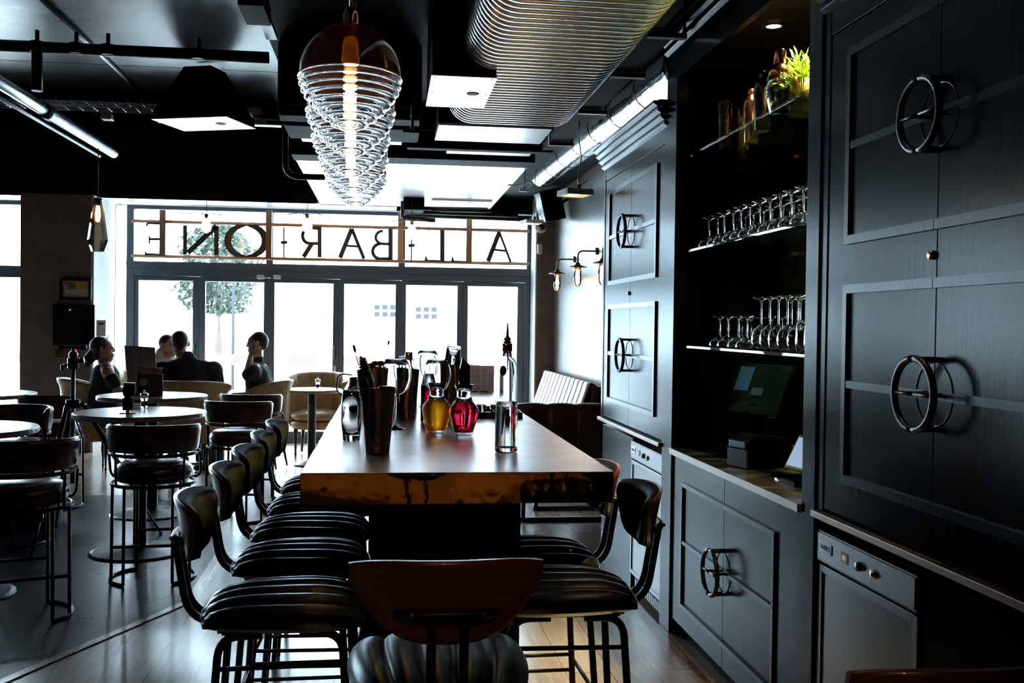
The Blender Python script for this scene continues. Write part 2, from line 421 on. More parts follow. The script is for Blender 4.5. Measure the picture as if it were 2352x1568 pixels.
# bifold door surround and six leaves
w2 = thing('door_7', None, None); w2['kind'] = 'structure'
mb = MB(); mb.box(xs[0], xs[0]+.10, FY-.03, FY+.09, 0, zt-.01); mb.box(xs[1]-.07, xs[1], FY-.03, FY+.09, 0, zt-.01)
mb.box(xs[0]+.1, xs[1]-.07, FY-.03, FY+.09, zt-.09, zt-.01); mb.box(xs[0]+.1, xs[1]-.07, FY-.03, FY+.09, 0, .045)
mb.build('surround', 'framegrey', w2, bev=.006)
bnd = [xs[0]+.10, fx(457), fx(617), fx(778), fx(920), fx(1062), xs[1]-.07]
gl = [(318, 443), (471, 606), (630, 765), (790, 908), (932, 1050), (1074, 1188)]
gtop = fz(750, 651)
for i in range(6):
    t = thing('door_%d' % (i+1), None, None); t['kind'] = 'structure'
    a, b = bnd[i]+.0004, bnd[i+1]-.0004; g0, g1 = fx(gl[i][0]), fx(gl[i][1]); z1 = zt-.093; z0 = .05
    mb = MB(); mb.box(a, g0, FY-.01, FY+.06, z0, z1); mb.box(g1, b, FY-.01, FY+.06, z0, z1)
    mb.box(g0, g1, FY-.01, FY+.06, gtop, z1); mb.box(g0, g1, FY-.01, FY+.06, z0, z0+.10)
    mb.build('door_frame', 'framegrey', t, bev=.006)
    bx('pane', 'pane', g0, g1, FY+.02, FY+.026, z0+.1, gtop, t)
    if i in (0, 2, 4):
        x = b-.045; MB().tube(fillet([(x, FY-.01, 1.12), (x, FY-.05, 1.12), (x, FY-.05, 1.30), (x, FY-.01, 1.30)], .03), .010).build('door_handle', 'blackmetal', t)
        MB().box(x-.015, x+.015, FY-.018, FY-.009, .93, 1.03).build('lock_plate', 'steel', t)
# side window
w3 = thing('window_2', None, None); w3['kind'] = 'structure'
mb = MB(); x0, x1 = -8.0, -4.5
zb = fz(40, 637); zc = fz(40, 610)
mb.box(x0, x1, FY-.02, FY+.08, zb, zc); mb.box(x0, x1, FY-.02, FY+.08, 3.06, 3.12); mb.box(x0, x1, FY-.02, FY+.08, .12, .2)
for x in (x0, -6.3, x1-.06): mb.box(x, x+.06, FY-.025, FY+.085, .12, 3.12)
mb.build('window_frame', 'framegrey', w3, bev=.006)
bx('pane', 'pane', x0+.06, x1-.06, FY+.03, FY+.036, .2, 3.06, w3)

# copper sign frame with the letters seen from behind, hanging inside the transom
SY = 13.33
def sp(px, py, Y=SY): return W(px, py, Y=Y)
sg = thing('window_sign', 'mirrored ALL BAR ONE letters held between copper rails in the transom window', 'sign', (fx(750), SY, 2.4))
off = -sg.location
def shift(mb): mb.v = [tuple(Vector(v)+off) for v in mb.v]; return mb
for (l, r) in (((302, 507), (1216, 531)), ((302, 587), (1216, 606))):
    shift(MB().tube([sp(*l), sp(*r)], .022, 10)).build('rail', 'copperpipe', sg)
for (px, y0, y1) in ((374, 482, 588), (618, 482, 594), (921, 487, 600), (1078, 503, 603)):
    a = sp(px, y0, SY-.02); b = sp(px, y1, SY-.02); a.z = min(a.z, 3.095)
    shift(MB().box(a.x-.038, a.x+.038, SY-.035, SY+.035, b.z, a.z)).build('post', 'copperpipe', sg)
def ribbon(pts, wd):
    """stroke outline in pixels -> polygon"""
    P = [Vector((p[0], p[1])) for p in pts]; L = []; R = []
    for i, p in enumerate(P):
        a = P[max(i-1, 0)]; b = P[min(i+1, len(P)-1)]; d = (b-a).normalized(); nn = Vector((-d.y, d.x))
        ww = (wd[i] if isinstance(wd, (list, tuple)) else wd)/2
        L.append(p+nn*ww); R.append(p-nn*ww)
    return L, R
def stroke(mb, pts, wd):
    L, R = ribbon(pts, wd)
    for i in range(len(L)-1):
        q = [L[i], L[i+1], R[i+1], R[i]]
        mb.prism(q, lambda p: sp(p[0], p[1], SY-.018), lambda p: sp(p[0], p[1], SY+.018))
def arc(cx, cy, rx, ry, a0, a1, n=14):
    return [(cx+rx*cos(radians(a0+(a1-a0)*i/n)), cy+ry*sin(radians(a0+(a1-a0)*i/n))) for i in range(n+1)]
letters = []; LW = 1.3
def letter(name, strokes):
    mb = MB()
    for pts, wd in strokes: stroke(mb, pts, [x*LW for x in wd] if isinstance(wd, list) else wd*LW)
    shift(mb).build('letter', 'letter', sg)['label'] = 'letter '+name
letter('A', [([(1121, 600), (1147, 533)], 8), ([(1173, 602), (1147, 533)], 4), ([(1133, 573), (1162, 576)], 4)])
letter('L', [([(1078, 529), (1078, 604)], 9), ([(1078, 601), (1040, 600)], 3), ([(1040, 602), (1039, 588)], [7, 1])])
letter('L', [([(1016, 527), (1016, 602)], 8), ([(1016, 599), (979, 598)], 3), ([(979, 600), (978, 586)], [7, 1])])
letter('B', [([(897, 524), (897, 596)], 8), (arc(880, 545, 17, 15, 268, 90)+[(896, 560)], 5), (arc(876, 577, 20, 18, 268, 100)+[(896, 594)], 6)])
letter('A', [([(781, 592), (808, 525)], 8), ([(836, 594), (808, 525)], 6), ([(795, 564), (824, 566)], 4)])
letter('R', [([(734, 522), (734, 591)], 7), ([(734, 525), (718, 523)]+arc(712, 541, 17, 18, 268, 100)+[(732, 559)], 6), ([(716, 560), (697, 590)], [8, 8])])
letter('O', [(arc(566, 553, 43, 36, 0, 360, 36), [10*abs(cos(radians(a*10)))**.6+2.5 for a in range(37)])])
letter('N', [([(425, 517), (425, 584)], 7), ([(431, 581), (497, 519)], 9), ([(497, 519), (497, 586)], 8)])
letter('E', [([(374, 513), (374, 584)], 8), ([(374, 549), (343, 549)], 4), ([(343, 542), (343, 560)], 3), ([(374, 514), (338, 513)], 3), ([(374, 584), (335, 583)], 3), ([(338, 512), (337, 522)], [5, 1]), ([(335, 585), (334, 575)], [5, 1])])
for px, py in ((652, 556), (945, 563)):
    mb = MB(); stroke(mb, [(px, py-34), (px, py+36)], 3); stroke(mb, [(px-7, py+1), (px+8, py)], 7)
    shift(mb).build('divider', 'letter', sg)['label'] = 'slim divider with a small triangle'

# outside
S('floor_pavement', mat('pale pavement', (.62, .62, .60), rough=.9), -30, 30, 13.76, 60, -.2, -.06)
pale = mat('pale render wall', (.50, .52, .55), rough=.9)
dkwin = mat('distant window glass', (.026, .028, .032), rough=.9, spec=.05)
bl = thing('building', 'pale building across the street seen faintly through the bifold doors', 'building', (1.5, 34, 0))
bx('wall', pale, -7, 11, 0, 8, -.06, 9, bl)
for gx, gz in ((590+290, 700), (975, 705)):
    for i in range(3):
        for j in range(2):
            p = W(gx-20+i*18, gz+j*16, Y=34); p2 = W(gx-8+i*18, gz+11+j*16, Y=34)
            bx('window', dkwin, p.x-1.5, p2.x-1.5, -.06, .02, p2.z, p.z, bl)
tr = thing('street_tree', 'leafy green tree outside the second glass door leaf', 'tree', (W(500, 700, Y=28).x, 28, -.06))
MB().tube([(0, 0, 0), (.05, 0, 1.6), (0, 0, 3)], [.16, .12, .08], 8).build('trunk', 'darkwood', tr)
mb = MB()
for i in range(2600):
    a = random.uniform(0, 2*pi); rr = 1.05*random.random()**.4; z = random.uniform(-1.1, 1.3); k = sqrt(max(.05, 1-(z/1.35)**2))*(1+.25*sin(3*a+z*4))
    c = Vector((rr*cos(a)*k, rr*sin(a)*k, 3.0+z)); u_ = Vector((random.uniform(-1, 1), random.uniform(-1, 1), random.uniform(-1, 1))).normalized()*.075; v_ = u_.orthogonal()*.6
    mb.add([c-u_, c+v_, c+u_, c-v_], [(0, 1, 2, 3)])
mb.build('foliage', mat('distant leaves', (.034, .042, .034), rough=.9, spec=.05), tr)
for i, x in enumerate((-7.4, -5.3, -3.2, -1.1, 1.0, 3.1)):
    t = thing('road_barrier', 'red and white roadworks barrier board outside, %s from the left' % ['first', 'second', 'third', 'fourth', 'fifth', 'last'][i], 'barrier', (x, 20, -.06), 0, 'roadworks barriers in the street')
    bx('board', mat('barrier white', (.6, .6, .6), rough=.6), -1.0, 1.0, -.02, .02, .82, 1.02, t)
    for k in range(2): bx('red_panel', mat('barrier red', (.12, .060, .052), rough=.9, spec=.05), -.8+k*1.0, -.25+k*1.0, -.03, -.021, .83, 1.01, t)
    for k in (-.9, .9): bx('leg', 'white', k-.03, k+.03, -.25, .25, 0, .05, t); bx('upright', 'white', k-.03, k+.03, -.02, .02, .05, .82, t)
for i, (px, Y) in enumerate(((67, 24), (536, 25))):
    p = W(px, 700, Y=Y)
    t = thing('lamp_post', 'slim street lamp post outside, seen through the %s' % ('side window' if i == 0 else 'second door leaf'), 'lamp post', (p.x, Y, -.06))
    MB().tube([(0, 0, 0), (0, 0, 3.2)], .035, 8).build('pole', dkwin, t); MB().ball((0, 0, 3.35), .15, 10, 8).build('lantern', dkwin, t)

# ================================================================ BAR FRONT (right)
XC = 1.5
def mould(mb, y0, y1, z0, z1, side, xf=XC, w_=.028, open_end=True):
    """raised bead round a door panel; side=+1 means the door's outer stile is at larger Y"""
    t = .012
    mb.box(xf-t, xf, y0, y1, z1-w_, z1); mb.box(xf-t, xf, y0, y1, z0, z0+w_)
    ys = (y1-w_, y1) if side > 0 else (y0, y0+w_)
    mb.box(xf-t, xf, ys[0], ys[1], z0+w_, z1-w_)
def half_wheel(parent, yc, zc, side, r=.098):
    """half of a round steering-wheel pull: rim, bar and stand-offs"""
    x = XC-.062; mb = MB(); s = side
    pts = [(x, yc+s*(.004+r*cos(radians(a))), zc+r*sin(radians(a))) for a in range(-90, 91, 10)]
    mb.tube(pts, .0105, 8)
    mb.tube([(x, yc+s*.004, zc), (x, yc+s*(r), zc)], .006, 8)
    mb.tube([(x, yc+s*.012, zc+r-.002), (XC+.002, yc+s*.012, zc+r-.002)], .0075, 8)
    mb.tube([(x, yc+s*.012, zc-r+.002), (XC+.002, yc+s*.012, zc-r+.002)], .0075, 8)
    mb.tube([(x, yc+s*.03, zc), (XC+.002, yc+s*.03, zc)], .0065, 8)
    h = mb.build('handle', 'blackmetal', parent)
    MB().tube([(XC-.001, yc+s*(.004+r*.9*cos(radians(a))), zc+r*.9*sin(radians(a))) for a in range(-90, 91, 15)], .0022, 6).build('inlay_ring', 'bluemould', parent)
    return h
def cabinet_tall(y0, ysplit, y1, label, z0=.985, z1=2.60, top=2.745, wheels=(1.426, 2.193), stile=.046, far=True, depth=.58):
    t = thing('tall_cabinet', label, 'cabinet', (0, 0, 0))
    mb = MB(); mb.box(XC+.022, XC+depth, y0, y1, z0-.008, top)
    mb.box(XC-.004, XC+.022, y0, y0+stile, z0-.008, top) if stile else None
    mb.box(XC-.004, XC+.022, y1-stile, y1, z0-.008, top) if stile else None
    mb.box(XC-.002, XC+.022, y0+stile, y1-stile, z1+.004, top)
    mb.build('body', 'bluewood', t, bev=.002)
    for side, a, b in ((-1, y0+stile+.003, ysplit-.0015), (1, ysplit+.0015, y1-stile-.003)):
        d = MB().box(XC, XC+.02, a, b, z0, z1).build('door', 'bluewood', t, bev=.0015)
        mb = MB(); e = .135
        ya, yb = (a+e, b) if side < 0 else (a, b-e)
        for (pz0, pz1, mid) in ((1.098, 1.747, 1.423), (1.88, 2.52, 2.20)):
            mould(mb, ya, yb, pz0, pz1, side); mb.box(XC-.010, XC, ya, yb, mid-.012, mid+.012)
        mb.build('moulding', 'bluemould', d)
        for wz in wheels: half_wheel(d, ysplit, wz, side)
    k = MB().lathe([(0, -.012), (.012, -.012), (.013, 0), (0, 0)], (XC, ysplit+.02, 1.81), 16, 'x').build('lock', 'brass', t)
    mb = MB()
    for k in range(4):
        x = XC-.018-.020*k; z = top-.06+.036*k
        mb.prism([(x+.014, z), (x-.008, z+.014), (x-.008, z+.030), (XC+.1, z+.030), (XC+.1, z)], lambda p: Vector((p[0], y0, p[1])), lambda p: Vector((p[0], y1, p[1])))
        mb.box(XC-.004-.018*k, XC+.1, y0, y1, z+.030, z+.036)
    mb.build('cornice', 'bluemould', t, bev=.004)
    return t
cabinet_tall(5.24, 6.04, 6.82, 'blue-black panelled tall cupboard beyond the glass shelves, nearest the wall lamps')
cabinet_tall(1.89, 2.572, 3.30, 'large blue-black panelled tall cupboard nearest the camera on the right', far=False)
cabinet_tall(.45, 1.17, 1.885, 'blue-black panelled cupboard at the right picture edge', far=False)
# open bay
def pz(px, py, x=XC): return W(px, py, X=x).z
bay = thing('shelf_bay', 'open black shelving bay with downlight between the two tall cupboards', 'shelving bay', (0, 0, 0))
b0, b1 = 3.302, 5.238
bx('upright', 'bluewood', XC-.012, XC+.05, b0, b0+.108, 0, 3.05, bay, bev=.003); bx('upright', 'bluewood', XC-.012, XC+.05, b1-.185, b1-.002, 0, 3.05, bay, bev=.003)
bx('side_panel', 'bluewood', XC+.05, 2.09, b0, b0+.03, .97, 3.0, bay); bx('side_panel', 'bluewood', XC+.05, 2.09, b1-.05, b1-.002, .97, 3.0, bay)
bx('back_panel', 'blackmirror', 2.05, 2.09, b0+.03, b1-.05, .97, 3.0, bay)
bx('top_panel', 'blackpaint', XC+.02, 2.09, b0, b1-.002, 2.99, 3.04, bay)
bx('fascia', 'bluewood', XC-.012, XC+.019, b0+.109, b1-.186, 2.895, 3.05, bay)
mb = MB()
for k in range(3):
    x = XC-.024-.016*k; z = 3.052+.048*k
    mb.prism([(x+.012, z), (x-.008, z+.016), (x-.008, z+.042), (XC+.06, z+.042), (XC+.06, z)], lambda p: Vector((p[0], b0-.02, p[1])), lambda p: Vector((p[0], b1+.01, p[1])))
mb.build('cornice', 'bluemould', bay, bev=.005)
dl = W(1777, 62, Z=2.98)
d = MB().lathe([(.0, -.004), (.034, -.004), (.034, 0)], (dl.x, dl.y, 2.988), 20).build('downlight_lens', 'downlight', bay); d['label'] = 'glowing warm downlight'
MB().lathe([(.036, 0), (.036, -.008), (.055, -.006), (.055, 0)], (dl.x, dl.y, 2.988), 24).build('downlight_ring', 'blackmetal', bay)
for dy in (.1, -.45, -.95):  # first sits at the downlight; the others are added to brighten the shelf glasses
    light('bay_downlight_fill', 'SPOT', (dl.x, dl.y+dy, 2.95), 380, (1, .60, .22), .03, (0, 0, 0), spot_size=radians(68), spot_blend=.6)
# glass shelves
SH = []
for (z, xf, lab) in ((2.478, XC+.03, 'top glass shelf holding the cocktail shakers'), (1.992, XC+.025, 'middle glass shelf lined with coupe glasses'), (1.503, XC+.025, 'lowest glass shelf lined with wine glasses and tumblers')):
    o = MB().box(xf, 2.04, b0+.035, b1-.055, z-.006, z+.006).build('glass_shelf', 'shelfglass', bev=.001)
    tag(o, lab, 'shelf'); SH.append((z+.006, xf))
    mb = MB()
    for yy in (b0+.5, b0+1.0, b0+1.5): mb.box(2.02, 2.052, yy-.012, yy+.012, z-.022, z-.0065)
    mb.build('shelf_clip', 'brass', o)
# counter and sink, lower cupboard
ct = MB(); ct.box(XC-.02, 2.05, b0+.11, b1-.187, .945, .972)
ct = ct.build('counter_top', 'counter', bev=.003); tag(ct, 'grey-brown stone counter below the glass shelves with a round copper basin', 'counter')
bx('front_edge', 'browntrim', XC-.026, XC-.0205, b0+.112, b1-.189, .943, .973, ct)
sk = W(1835, 1102, Z=.973)
MB().lathe([(.0, -.004), (.02, .001), (.07, .006), (.10, .010), (.115, .011), (.118, .008), (.12, .001)], (sk.x+.02, sk.y, .972), 28).build('basin', 'coppershine', ct)['label'] = 'round polished copper basin let into the counter'
lc = thing('base_cupboard', 'blue-black panelled base cupboard under the stone counter with round wheel handle', 'cupboard', (0, 0, 0))
y0, y1, ysp = b0+.115, b1-.19, 4.258
bx('body', 'bluewood', XC+.022, 2.05, y0, y1, .08, .94, lc)
bx('plinth', 'blackpaint', XC+.05, 2.05, y0, y1, 0, .08, lc)
for side, a, b in ((-1, y0+.002, ysp-.0015), (1, ysp+.0015, y1-.002)):
    d = MB().box(XC, XC+.02, a, b, .085, .935).build('door', 'bluewood', lc, bev=.0015)
    e = .24 if side < 0 else .17; ya, yb = (a+e, b) if side < 0 else (a, b-e)
    mb = MB(); mould(mb, ya, yb, .19, .82, side, w_=.02); mb.box(XC-.010, XC, ya, yb, .52-.009, .52+.009)
    mb.build('moulding', 'bluemould', d); half_wheel(d, ysp, .515, side)
# bases under the tall cupboards: trims, fridges, blank panels
def fridge(y0, y1, label):
    t = thing('bottle_fridge', label, 'fridge', (0, 0, 0)); x = XC+.0
    bx('body', 'fridgebrown', x+.03, 2.05, y0, y1, .06, .905, t)
    bx('panel_edge', 'fridgebrown', x-.003, x+.03, y0, y1, .80, .907, t, bev=.003); bx('control_panel', 'panelsteel', x-.006, x-.003, y0+.008, y1-.008, .808, .899, t, bev=.001)
    d = MB(); d.box(x, x+.03, y0, y0+.03, .10, .79); d.box(x, x+.03, y1-.03, y1, .10, .79); d.box(x, x+.03, y0+.03, y1-.03, .765, .79); d.box(x, x+.03, y0+.03, y1-.03, .10, .125)
    d = d.build('door', 'steeldark', t, bev=.002)
    bx('door_glass', mat('dark fridge glass', (.05, .055, .06), metal=.6, rough=.28), x+.006, x+.02, y0+.03, y1-.03, .125, .765, d)
    yc = y1
    bx('badge', 'chrome', x-.009, x-.005, y1-.12, y1-.03, .84, .875, t)['label'] = 'small chrome maker badge'
    RM = Matrix.Rotation(radians(-90), 4, 'Z') @ Matrix.Rotation(radians(90), 4, 'X')
    text_mesh('HUSKY', .022, 'rubber', t, Matrix.Translation((x-.0094, y1-.075, .857)) @ RM)
    text_mesh('03', .024, mat('pale green digits', (.6, .7, .4), em=(.65, .85, .45), es=.45), t, Matrix.Translation((x-.0086, y1-.212, .855)) @ RM)
    bx('display', mat('pale lcd', (.25, .28, .2), em=(.6, .7, .4), es=.05), x-.008, x-.005, y1-.235, y1-.19, .838, .872, t)
    MB().lathe([(0, -.012), (.014, -.012), (.016, 0)], (x-.005, y1-.315, .852), 16, 'x').build('knob', 'blackgloss', t)
    MB().lathe([(0, -.010), (.013, -.010), (.015, 0)], (x-.005, y1-.407, .850), 16, 'x').build('lock', 'chrome', t)
    bx('plinth', 'blackpaint', x+.04, 2.05, y0, y1, 0, .06, t)
    mb = MB()
    for k in range(14): mb.box(x+.004, x+.03, y0+.04+k*.04, y0+.065+k*.04, .035, .09)
    mb.build('vent_grille', 'steeldark', t)
fridge(5.245, 5.95, 'steel bottle fridge with control strip under the far cupboard')
fridge(2.635, 3.29, 'steel bottle fridge with control strip under the nearest cupboard')
for (ya, yb, lab) in ((5.96, 6.815, 'blank blue-black base panel beside the far bottle fridge'), (1.9, 2.62, 'dark base panel beside the near bottle fridge'), (.46, 1.885, 'dark base panel at the right picture edge')):
    t = thing('low_cupboard', lab, 'cupboard', (0, 0, 0))
    bx('body', 'bluewood', XC+.01, 2.05, ya, yb, .0, .92, t); bx('rail', 'bluemould', XC+.004, XC+.01, ya, yb, .40, .408, t)
for (ya, yb, lab) in ((5.245, 6.82, 'metal ledge strip below the far tall cupboard'), (.46, 3.295, 'bronze ledge strip below the near tall cupboards')):
    tag(bx('ledge_strip', 'browntrim', XC-.03, XC+.3, ya, yb, .952, .975, None, bev=.003), lab, 'ledge')
# ================================================================ OVERHEAD
def ribbed_duct():
    t = thing('ventilation_duct', 'wide flat-oval ribbed metal duct running under the black ceiling', 'duct', (0, 0, 0))
    xl, xr, zb, r = .55, 1.10, 2.95, .155; y0, y1 = 1.6, 6.72
    sec = [(xl+r*cos(radians(a))*1.0, zb+r+r*sin(radians(a))) for a in range(90, 271, 12)] + [(xr+r*cos(radians(a)), zb+r+r*sin(radians(a))) for a in range(-90, 91, 12)]
    n = int((y1-y0)/.066); prof = []
    for i in range(n):
        y = y0+i*.066
        prof += [(y, -.026), (y+.008, -.026), (y+.014, -.004), (y+.024, .003), (y+.038, .005), (y+.052, .002), (y+.060, -.006)]
    cx, cz = (xl+xr)/2, zb+r; vs = []; fs = []; m_ = len(sec)
    for (y, o) in prof:
        k = min(1.0, (y1-y)/.25+.35) if y > y1-.16 else 1
        for (x, z) in sec:
            d = Vector((x-(xl if x < cx else xr) if abs(x-cx) > (xr-xl)/2 else 0, 0, z-cz)); d = d.normalized() if d.length > 1e-6 else Vector((0, 0, -1))
            vs.append((x+d.x*o, y, z+d.z*o))
    for i in range(len(prof)-1):
        for k in range(m_):
            l = (k+1) % m_; fs.append((i*m_+k, i*m_+l, (i+1)*m_+l, (i+1)*m_+k))
    mb = MB(); mb.add(vs, fs, True)
    mb.f.append(tuple(range(m_))); mb.sm.append(False); mb.f.append(tuple((len(prof)-1)*m_+k for k in range(m_))); mb.sm.append(False)
    mb.build('duct_body', 'ribbed', t)
    for y in (2.4, 4.4, 6.5):
        for s_ in (-1, 1): bx('hanger', 'blackmetal', cx+s_*.45-.008, cx+s_*.45+.008, y, y+.02, 3.15, CZ, t)
ribbed_duct()
def hood(cx, cy, wx, wy, zb, zt, tx, ty, label, rz=0):
    """canvas hood tapering upwards over a white base plate"""
    t = thing('speaker_hood', label, 'ceiling speaker', (cx, cy, zb), rz)
    h = zt-zb; a, b = wx/2, wy/2
    v = [(-a, -b, .05), (a, -b, .05), (a, b, .05), (-a, b, .05), (tx[0], ty[0], h), (tx[1], ty[0], h), (tx[1], ty[1], h), (tx[0], ty[1], h)]
    MB().box(-a, a, -b, b, .006, .05).add(v, [(0, 1, 5, 4), (1, 2, 6, 5), (2, 3, 7, 6), (3, 0, 4, 7), (4, 5, 6, 7)]).build('body', 'blackpaint', t, bev=.004)
    bx('base_plate', 'whiteceil', -a-.004, a+.004, -b-.004, b+.004, 0, .006, t)
    MB().cyl((a*.45, 0, -.003), .035, .003, 20).build('vent_hole', 'rubber', t)
    mb = MB()
    for sx in (-1, 1):
        for sy in (-1, 0, 1): mb.cyl((sx*(a-.02), sy*(b-.03), -.002), .005, .002, 8)
    mb.build('screws', 'blackmetal', t)
    mb = MB()
    m0 = ((tx[0]+tx[1])/2, (ty[0]+ty[1])/2)
    if zt < CZ-.05:
        mb.tube([(tx[0]+.02, m0[1], h), (m0[0], m0[1], h+.05), (tx[1]-.02, m0[1], h)], .005, 6); mb.tube([(m0[0], m0[1], h+.05), (m0[0], m0[1], CZ-zb)], .005, 6)
        for sx in (-1, 1):
            for k in (.15, .5): mb.tube([Vector((sx*(a*(1-k)+(.1)*k)+sx*.012+.014*cos(q), -b*.3, .05+(h-.05)*(1-k)+.014*sin(q))) for q in [i*.7 for i in range(9)]], .003, 5)
        mb.build('hanging_hook', 'blackmetal', t)
    return t
pa = W(368, 280, Z=2.94); pb = W(565, 283, Z=2.94)
hood((pa.x+pb.x)/2, pa.y+.02, .54, .40, 2.94, 3.31, (-.10, .10), (-.1, .1), 'black pyramid-shaped ceiling speaker hood with a white base plate, over the red stools', radians(-20))
hood(.395, 5.63, .34, .74, 2.905, CZ, (-.17, -.03), (-.3, .3), 'black ceiling hood with white base plate beside the ribbed duct')
# silver foil duct
t = thing('foil_duct', 'silver foil insulated duct running above the far tall cupboard', 'duct', (0, 0, 0))
FA, FB = W(1545, 172, X=1.80), W(1243, 402, X=1.80); FA = FA+(FA-FB)*.06; mb = MB(); pts = []; rr = []
for i in range(60):
    f = i/59; pts.append(FA.lerp(FB, f)); rr.append(.140+.003*sin(i*2.3)+(.004 if i % 8 == 0 else 0))
mb.tube(pts, rr, 28).build('duct_body', 'foil', t)
mb = MB()
for i in range(0, 60, 8): mb.tube([(pts[i][0]+(.145)*cos(a*.3307), pts[i][1], pts[i][2]+.145*sin(a*.3307)) for a in range(19)], .003, 5, closed=True)
mb.build('tape_band', 'steel', t)
# cable tray
t = thing('cable_tray', 'dark perforated metal cable tray between the ribbed duct and the foil duct', 'cable tray', (0, 0, 0))
mb = MB(); mb.box(1.275, 1.415, 4.75, 8.2, 3.06, 3.064); mb.box(1.271, 1.275, 4.75, 8.2, 3.056, 3.12); mb.box(1.415, 1.419, 4.75, 8.2, 3.06, 3.12)
mb.build('tray', 'blackpaint', t)
for y in (4.8, 5.6, 6.6, 7.8):
    mb = MB().box(1.262, 1.46, y, y+.04, 3.03, 3.055).box(1.262, 1.270, y, y+.03, 3.055, CZ-.002).box(1.445, 1.455, y, y+.03, 3.055, CZ-.002)
    mb.build('bracket', 'blackmetal', t)
mb = MB()
for k in range(4): mb.tube([(1.292+k*.033, 4.8+q*.29, 3.073+.003*sin(q+k)) for q in range(12)], .008, 6)
mb.build('cables', 'rubber', t)
# white underside boards and dark beams across the ceiling
def board(p0, p1, Z, label, nm='ceiling_board'):
    a = W(*p0, Z=Z); b = W(*p1, Z=Z)
    t = thing(nm, label, 'ceiling panel', ((a.x+b.x)/2, (a.y+b.y)/2, Z))
    hx, hy = abs(b.x-a.x)/2, abs(b.y-a.y)/2
    bx('board', 'whiteceil', -hx, hx, -hy, hy, 0, .02, t)
    bx('housing', 'blackpaint', -hx-.005, hx+.005, -hy-.005, hy+.005, .0205, CZ-Z, t)
board((1008, 287), (1240, 331), 3.12, 'white ceiling board just past the end of the ribbed duct')
board((1030, 338), (1215, 359), 3.12, 'narrow white ceiling board between two dark beams')
board((680, 292), (922, 333), 3.12, 'white ceiling board behind the hanging glass pendants')
board((992, 460), (1120, 476), 3.10, 'small white ceiling board near the shop-front, right of centre')
mb = MB(); mb.box(-.85, 1.33, 9.12, 9.33, 3.08, CZ); mb.box(-.85, 1.33, 8.42, 8.5, 3.08, 3.2); mb.box(.2, .36, 5.4, 9.1, 3.10, CZ)
S('ceiling_beam', 'blackpaint', -.85, 1.33, 9.0, 9.33, 3.085, CZ-.001); S('ceiling_crossbeam', 'blackpaint', .16, 1.4, 8.42, 8.52, 3.08, CZ-.001)
t = thing('air_handling_unit', 'large black air handling unit hung behind the glass pendants', 'air conditioner', (-.25, 6.8, 2.90))
bx('housing', 'blackpaint', -.44, .46, -.4, .4, 0, .45, t, bev=.01)
for k, zz in enumerate((.02, .06)): bx('outlet_slat', 'steel', -.42, .44, -.415, -.401, zz, zz+.008, t)
mb = MB()
for x in (-.43, .45):
    mb.tube([(x, -.44, -.06), (x, -.44, .44)], .008, 6)
mb.tube([(-.5, -.44, -.06), (.52, -.44, -.06)], .014, 8)
mb.build('hanging_frame', 'blackmetal', t)
# framework of dark pipes
def pipe(name, pts, r, m_, label, cat='pipe', fil=0, extra=None):
    t = thing(name, label, cat, (0, 0, 0))
    MB().tube(fillet(pts, fil) if fil else pts, r, 12).build('tube', m_, t)
    if extra: extra(t)
    return t
a = W(0, 141, Z=3.15); 
def sprink(t):
    for px in (85, 175, 248, 455):
        mb = MB(); p = W(px, 150, Y=6.0); mb.tube([(p.x, 6.0, 3.15), (p.x, 6.0, 3.245)], .012, 8); mb.cyl((p.x, 6.0, 3.12), .04, .06, 12)
        mb.build('fitting', 'blackmetal', t)
pipe('sprinkler_main', [(-7.9, 6.0, 3.15), (-.70, 6.0, 3.15)], .034, 'blackmetal', 'black sprinkler pipe crossing under the concrete ceiling', extra=sprink)
p = W(85, 190, Y=6.0)
pipe('pipe_drop', [(p.x, 6.0, 3.115), (p.x, 6.0, 2.90)], .030, 'blackmetal', 'short black pipe dropping from the sprinkler main at upper left')
def tubefit(t):
    mb = MB(); mb.tube([(-2.29, 7.02, 3.0), (-2.29, 7.18, 3.0)], .052, 14); mb.tube([(-2.29, 6.0, 3.03), (-2.29, 6.0, 3.12)], .008, 6)
    mb.build('coupling', 'steeldark', t)
pipe('ceiling_tube', [(-2.29, 4.4, 3.0), (-2.29, 8.75, 3.0)], .040, 'steel', 'thick silver tube running towards the window at upper left', extra=tubefit)
pipe('ceiling_rod', [(-2.36, 5.2, 2.95), (-2.36, 8.6, 2.95)], .012, 'blackmetal', 'thin black rod running below the thick silver tube')
pipe('conduit', [(-1.875, 5.5, 3.335), (-1.875, 7.94, 3.335)], .013, 'steel', 'thin silver conduit fixed to the concrete ceiling')
pipe('hanger_rod', [(-2.62, 6.4, 2.99), (-2.62, 6.4, 3.345)], .012, 'blackmetal', 'threaded hanger rod above the thick silver tube')
t = thing('emergency_light', 'black bar-shaped fitting on the ceiling at upper left', 'ceiling light', (-1.7, 5.45, CZ))
bx('housing', 'blackgloss', -.20, .20, -.05, .05, -.06, -.001, t, bev=.015); bx('diffuser', 'steeldark', -.12, .12, -.035, .035, -.066, -.061, t)
MB().cyl((.18, 0, -.075), .03, .03, 14).build('sensor', 'blackgloss', t)
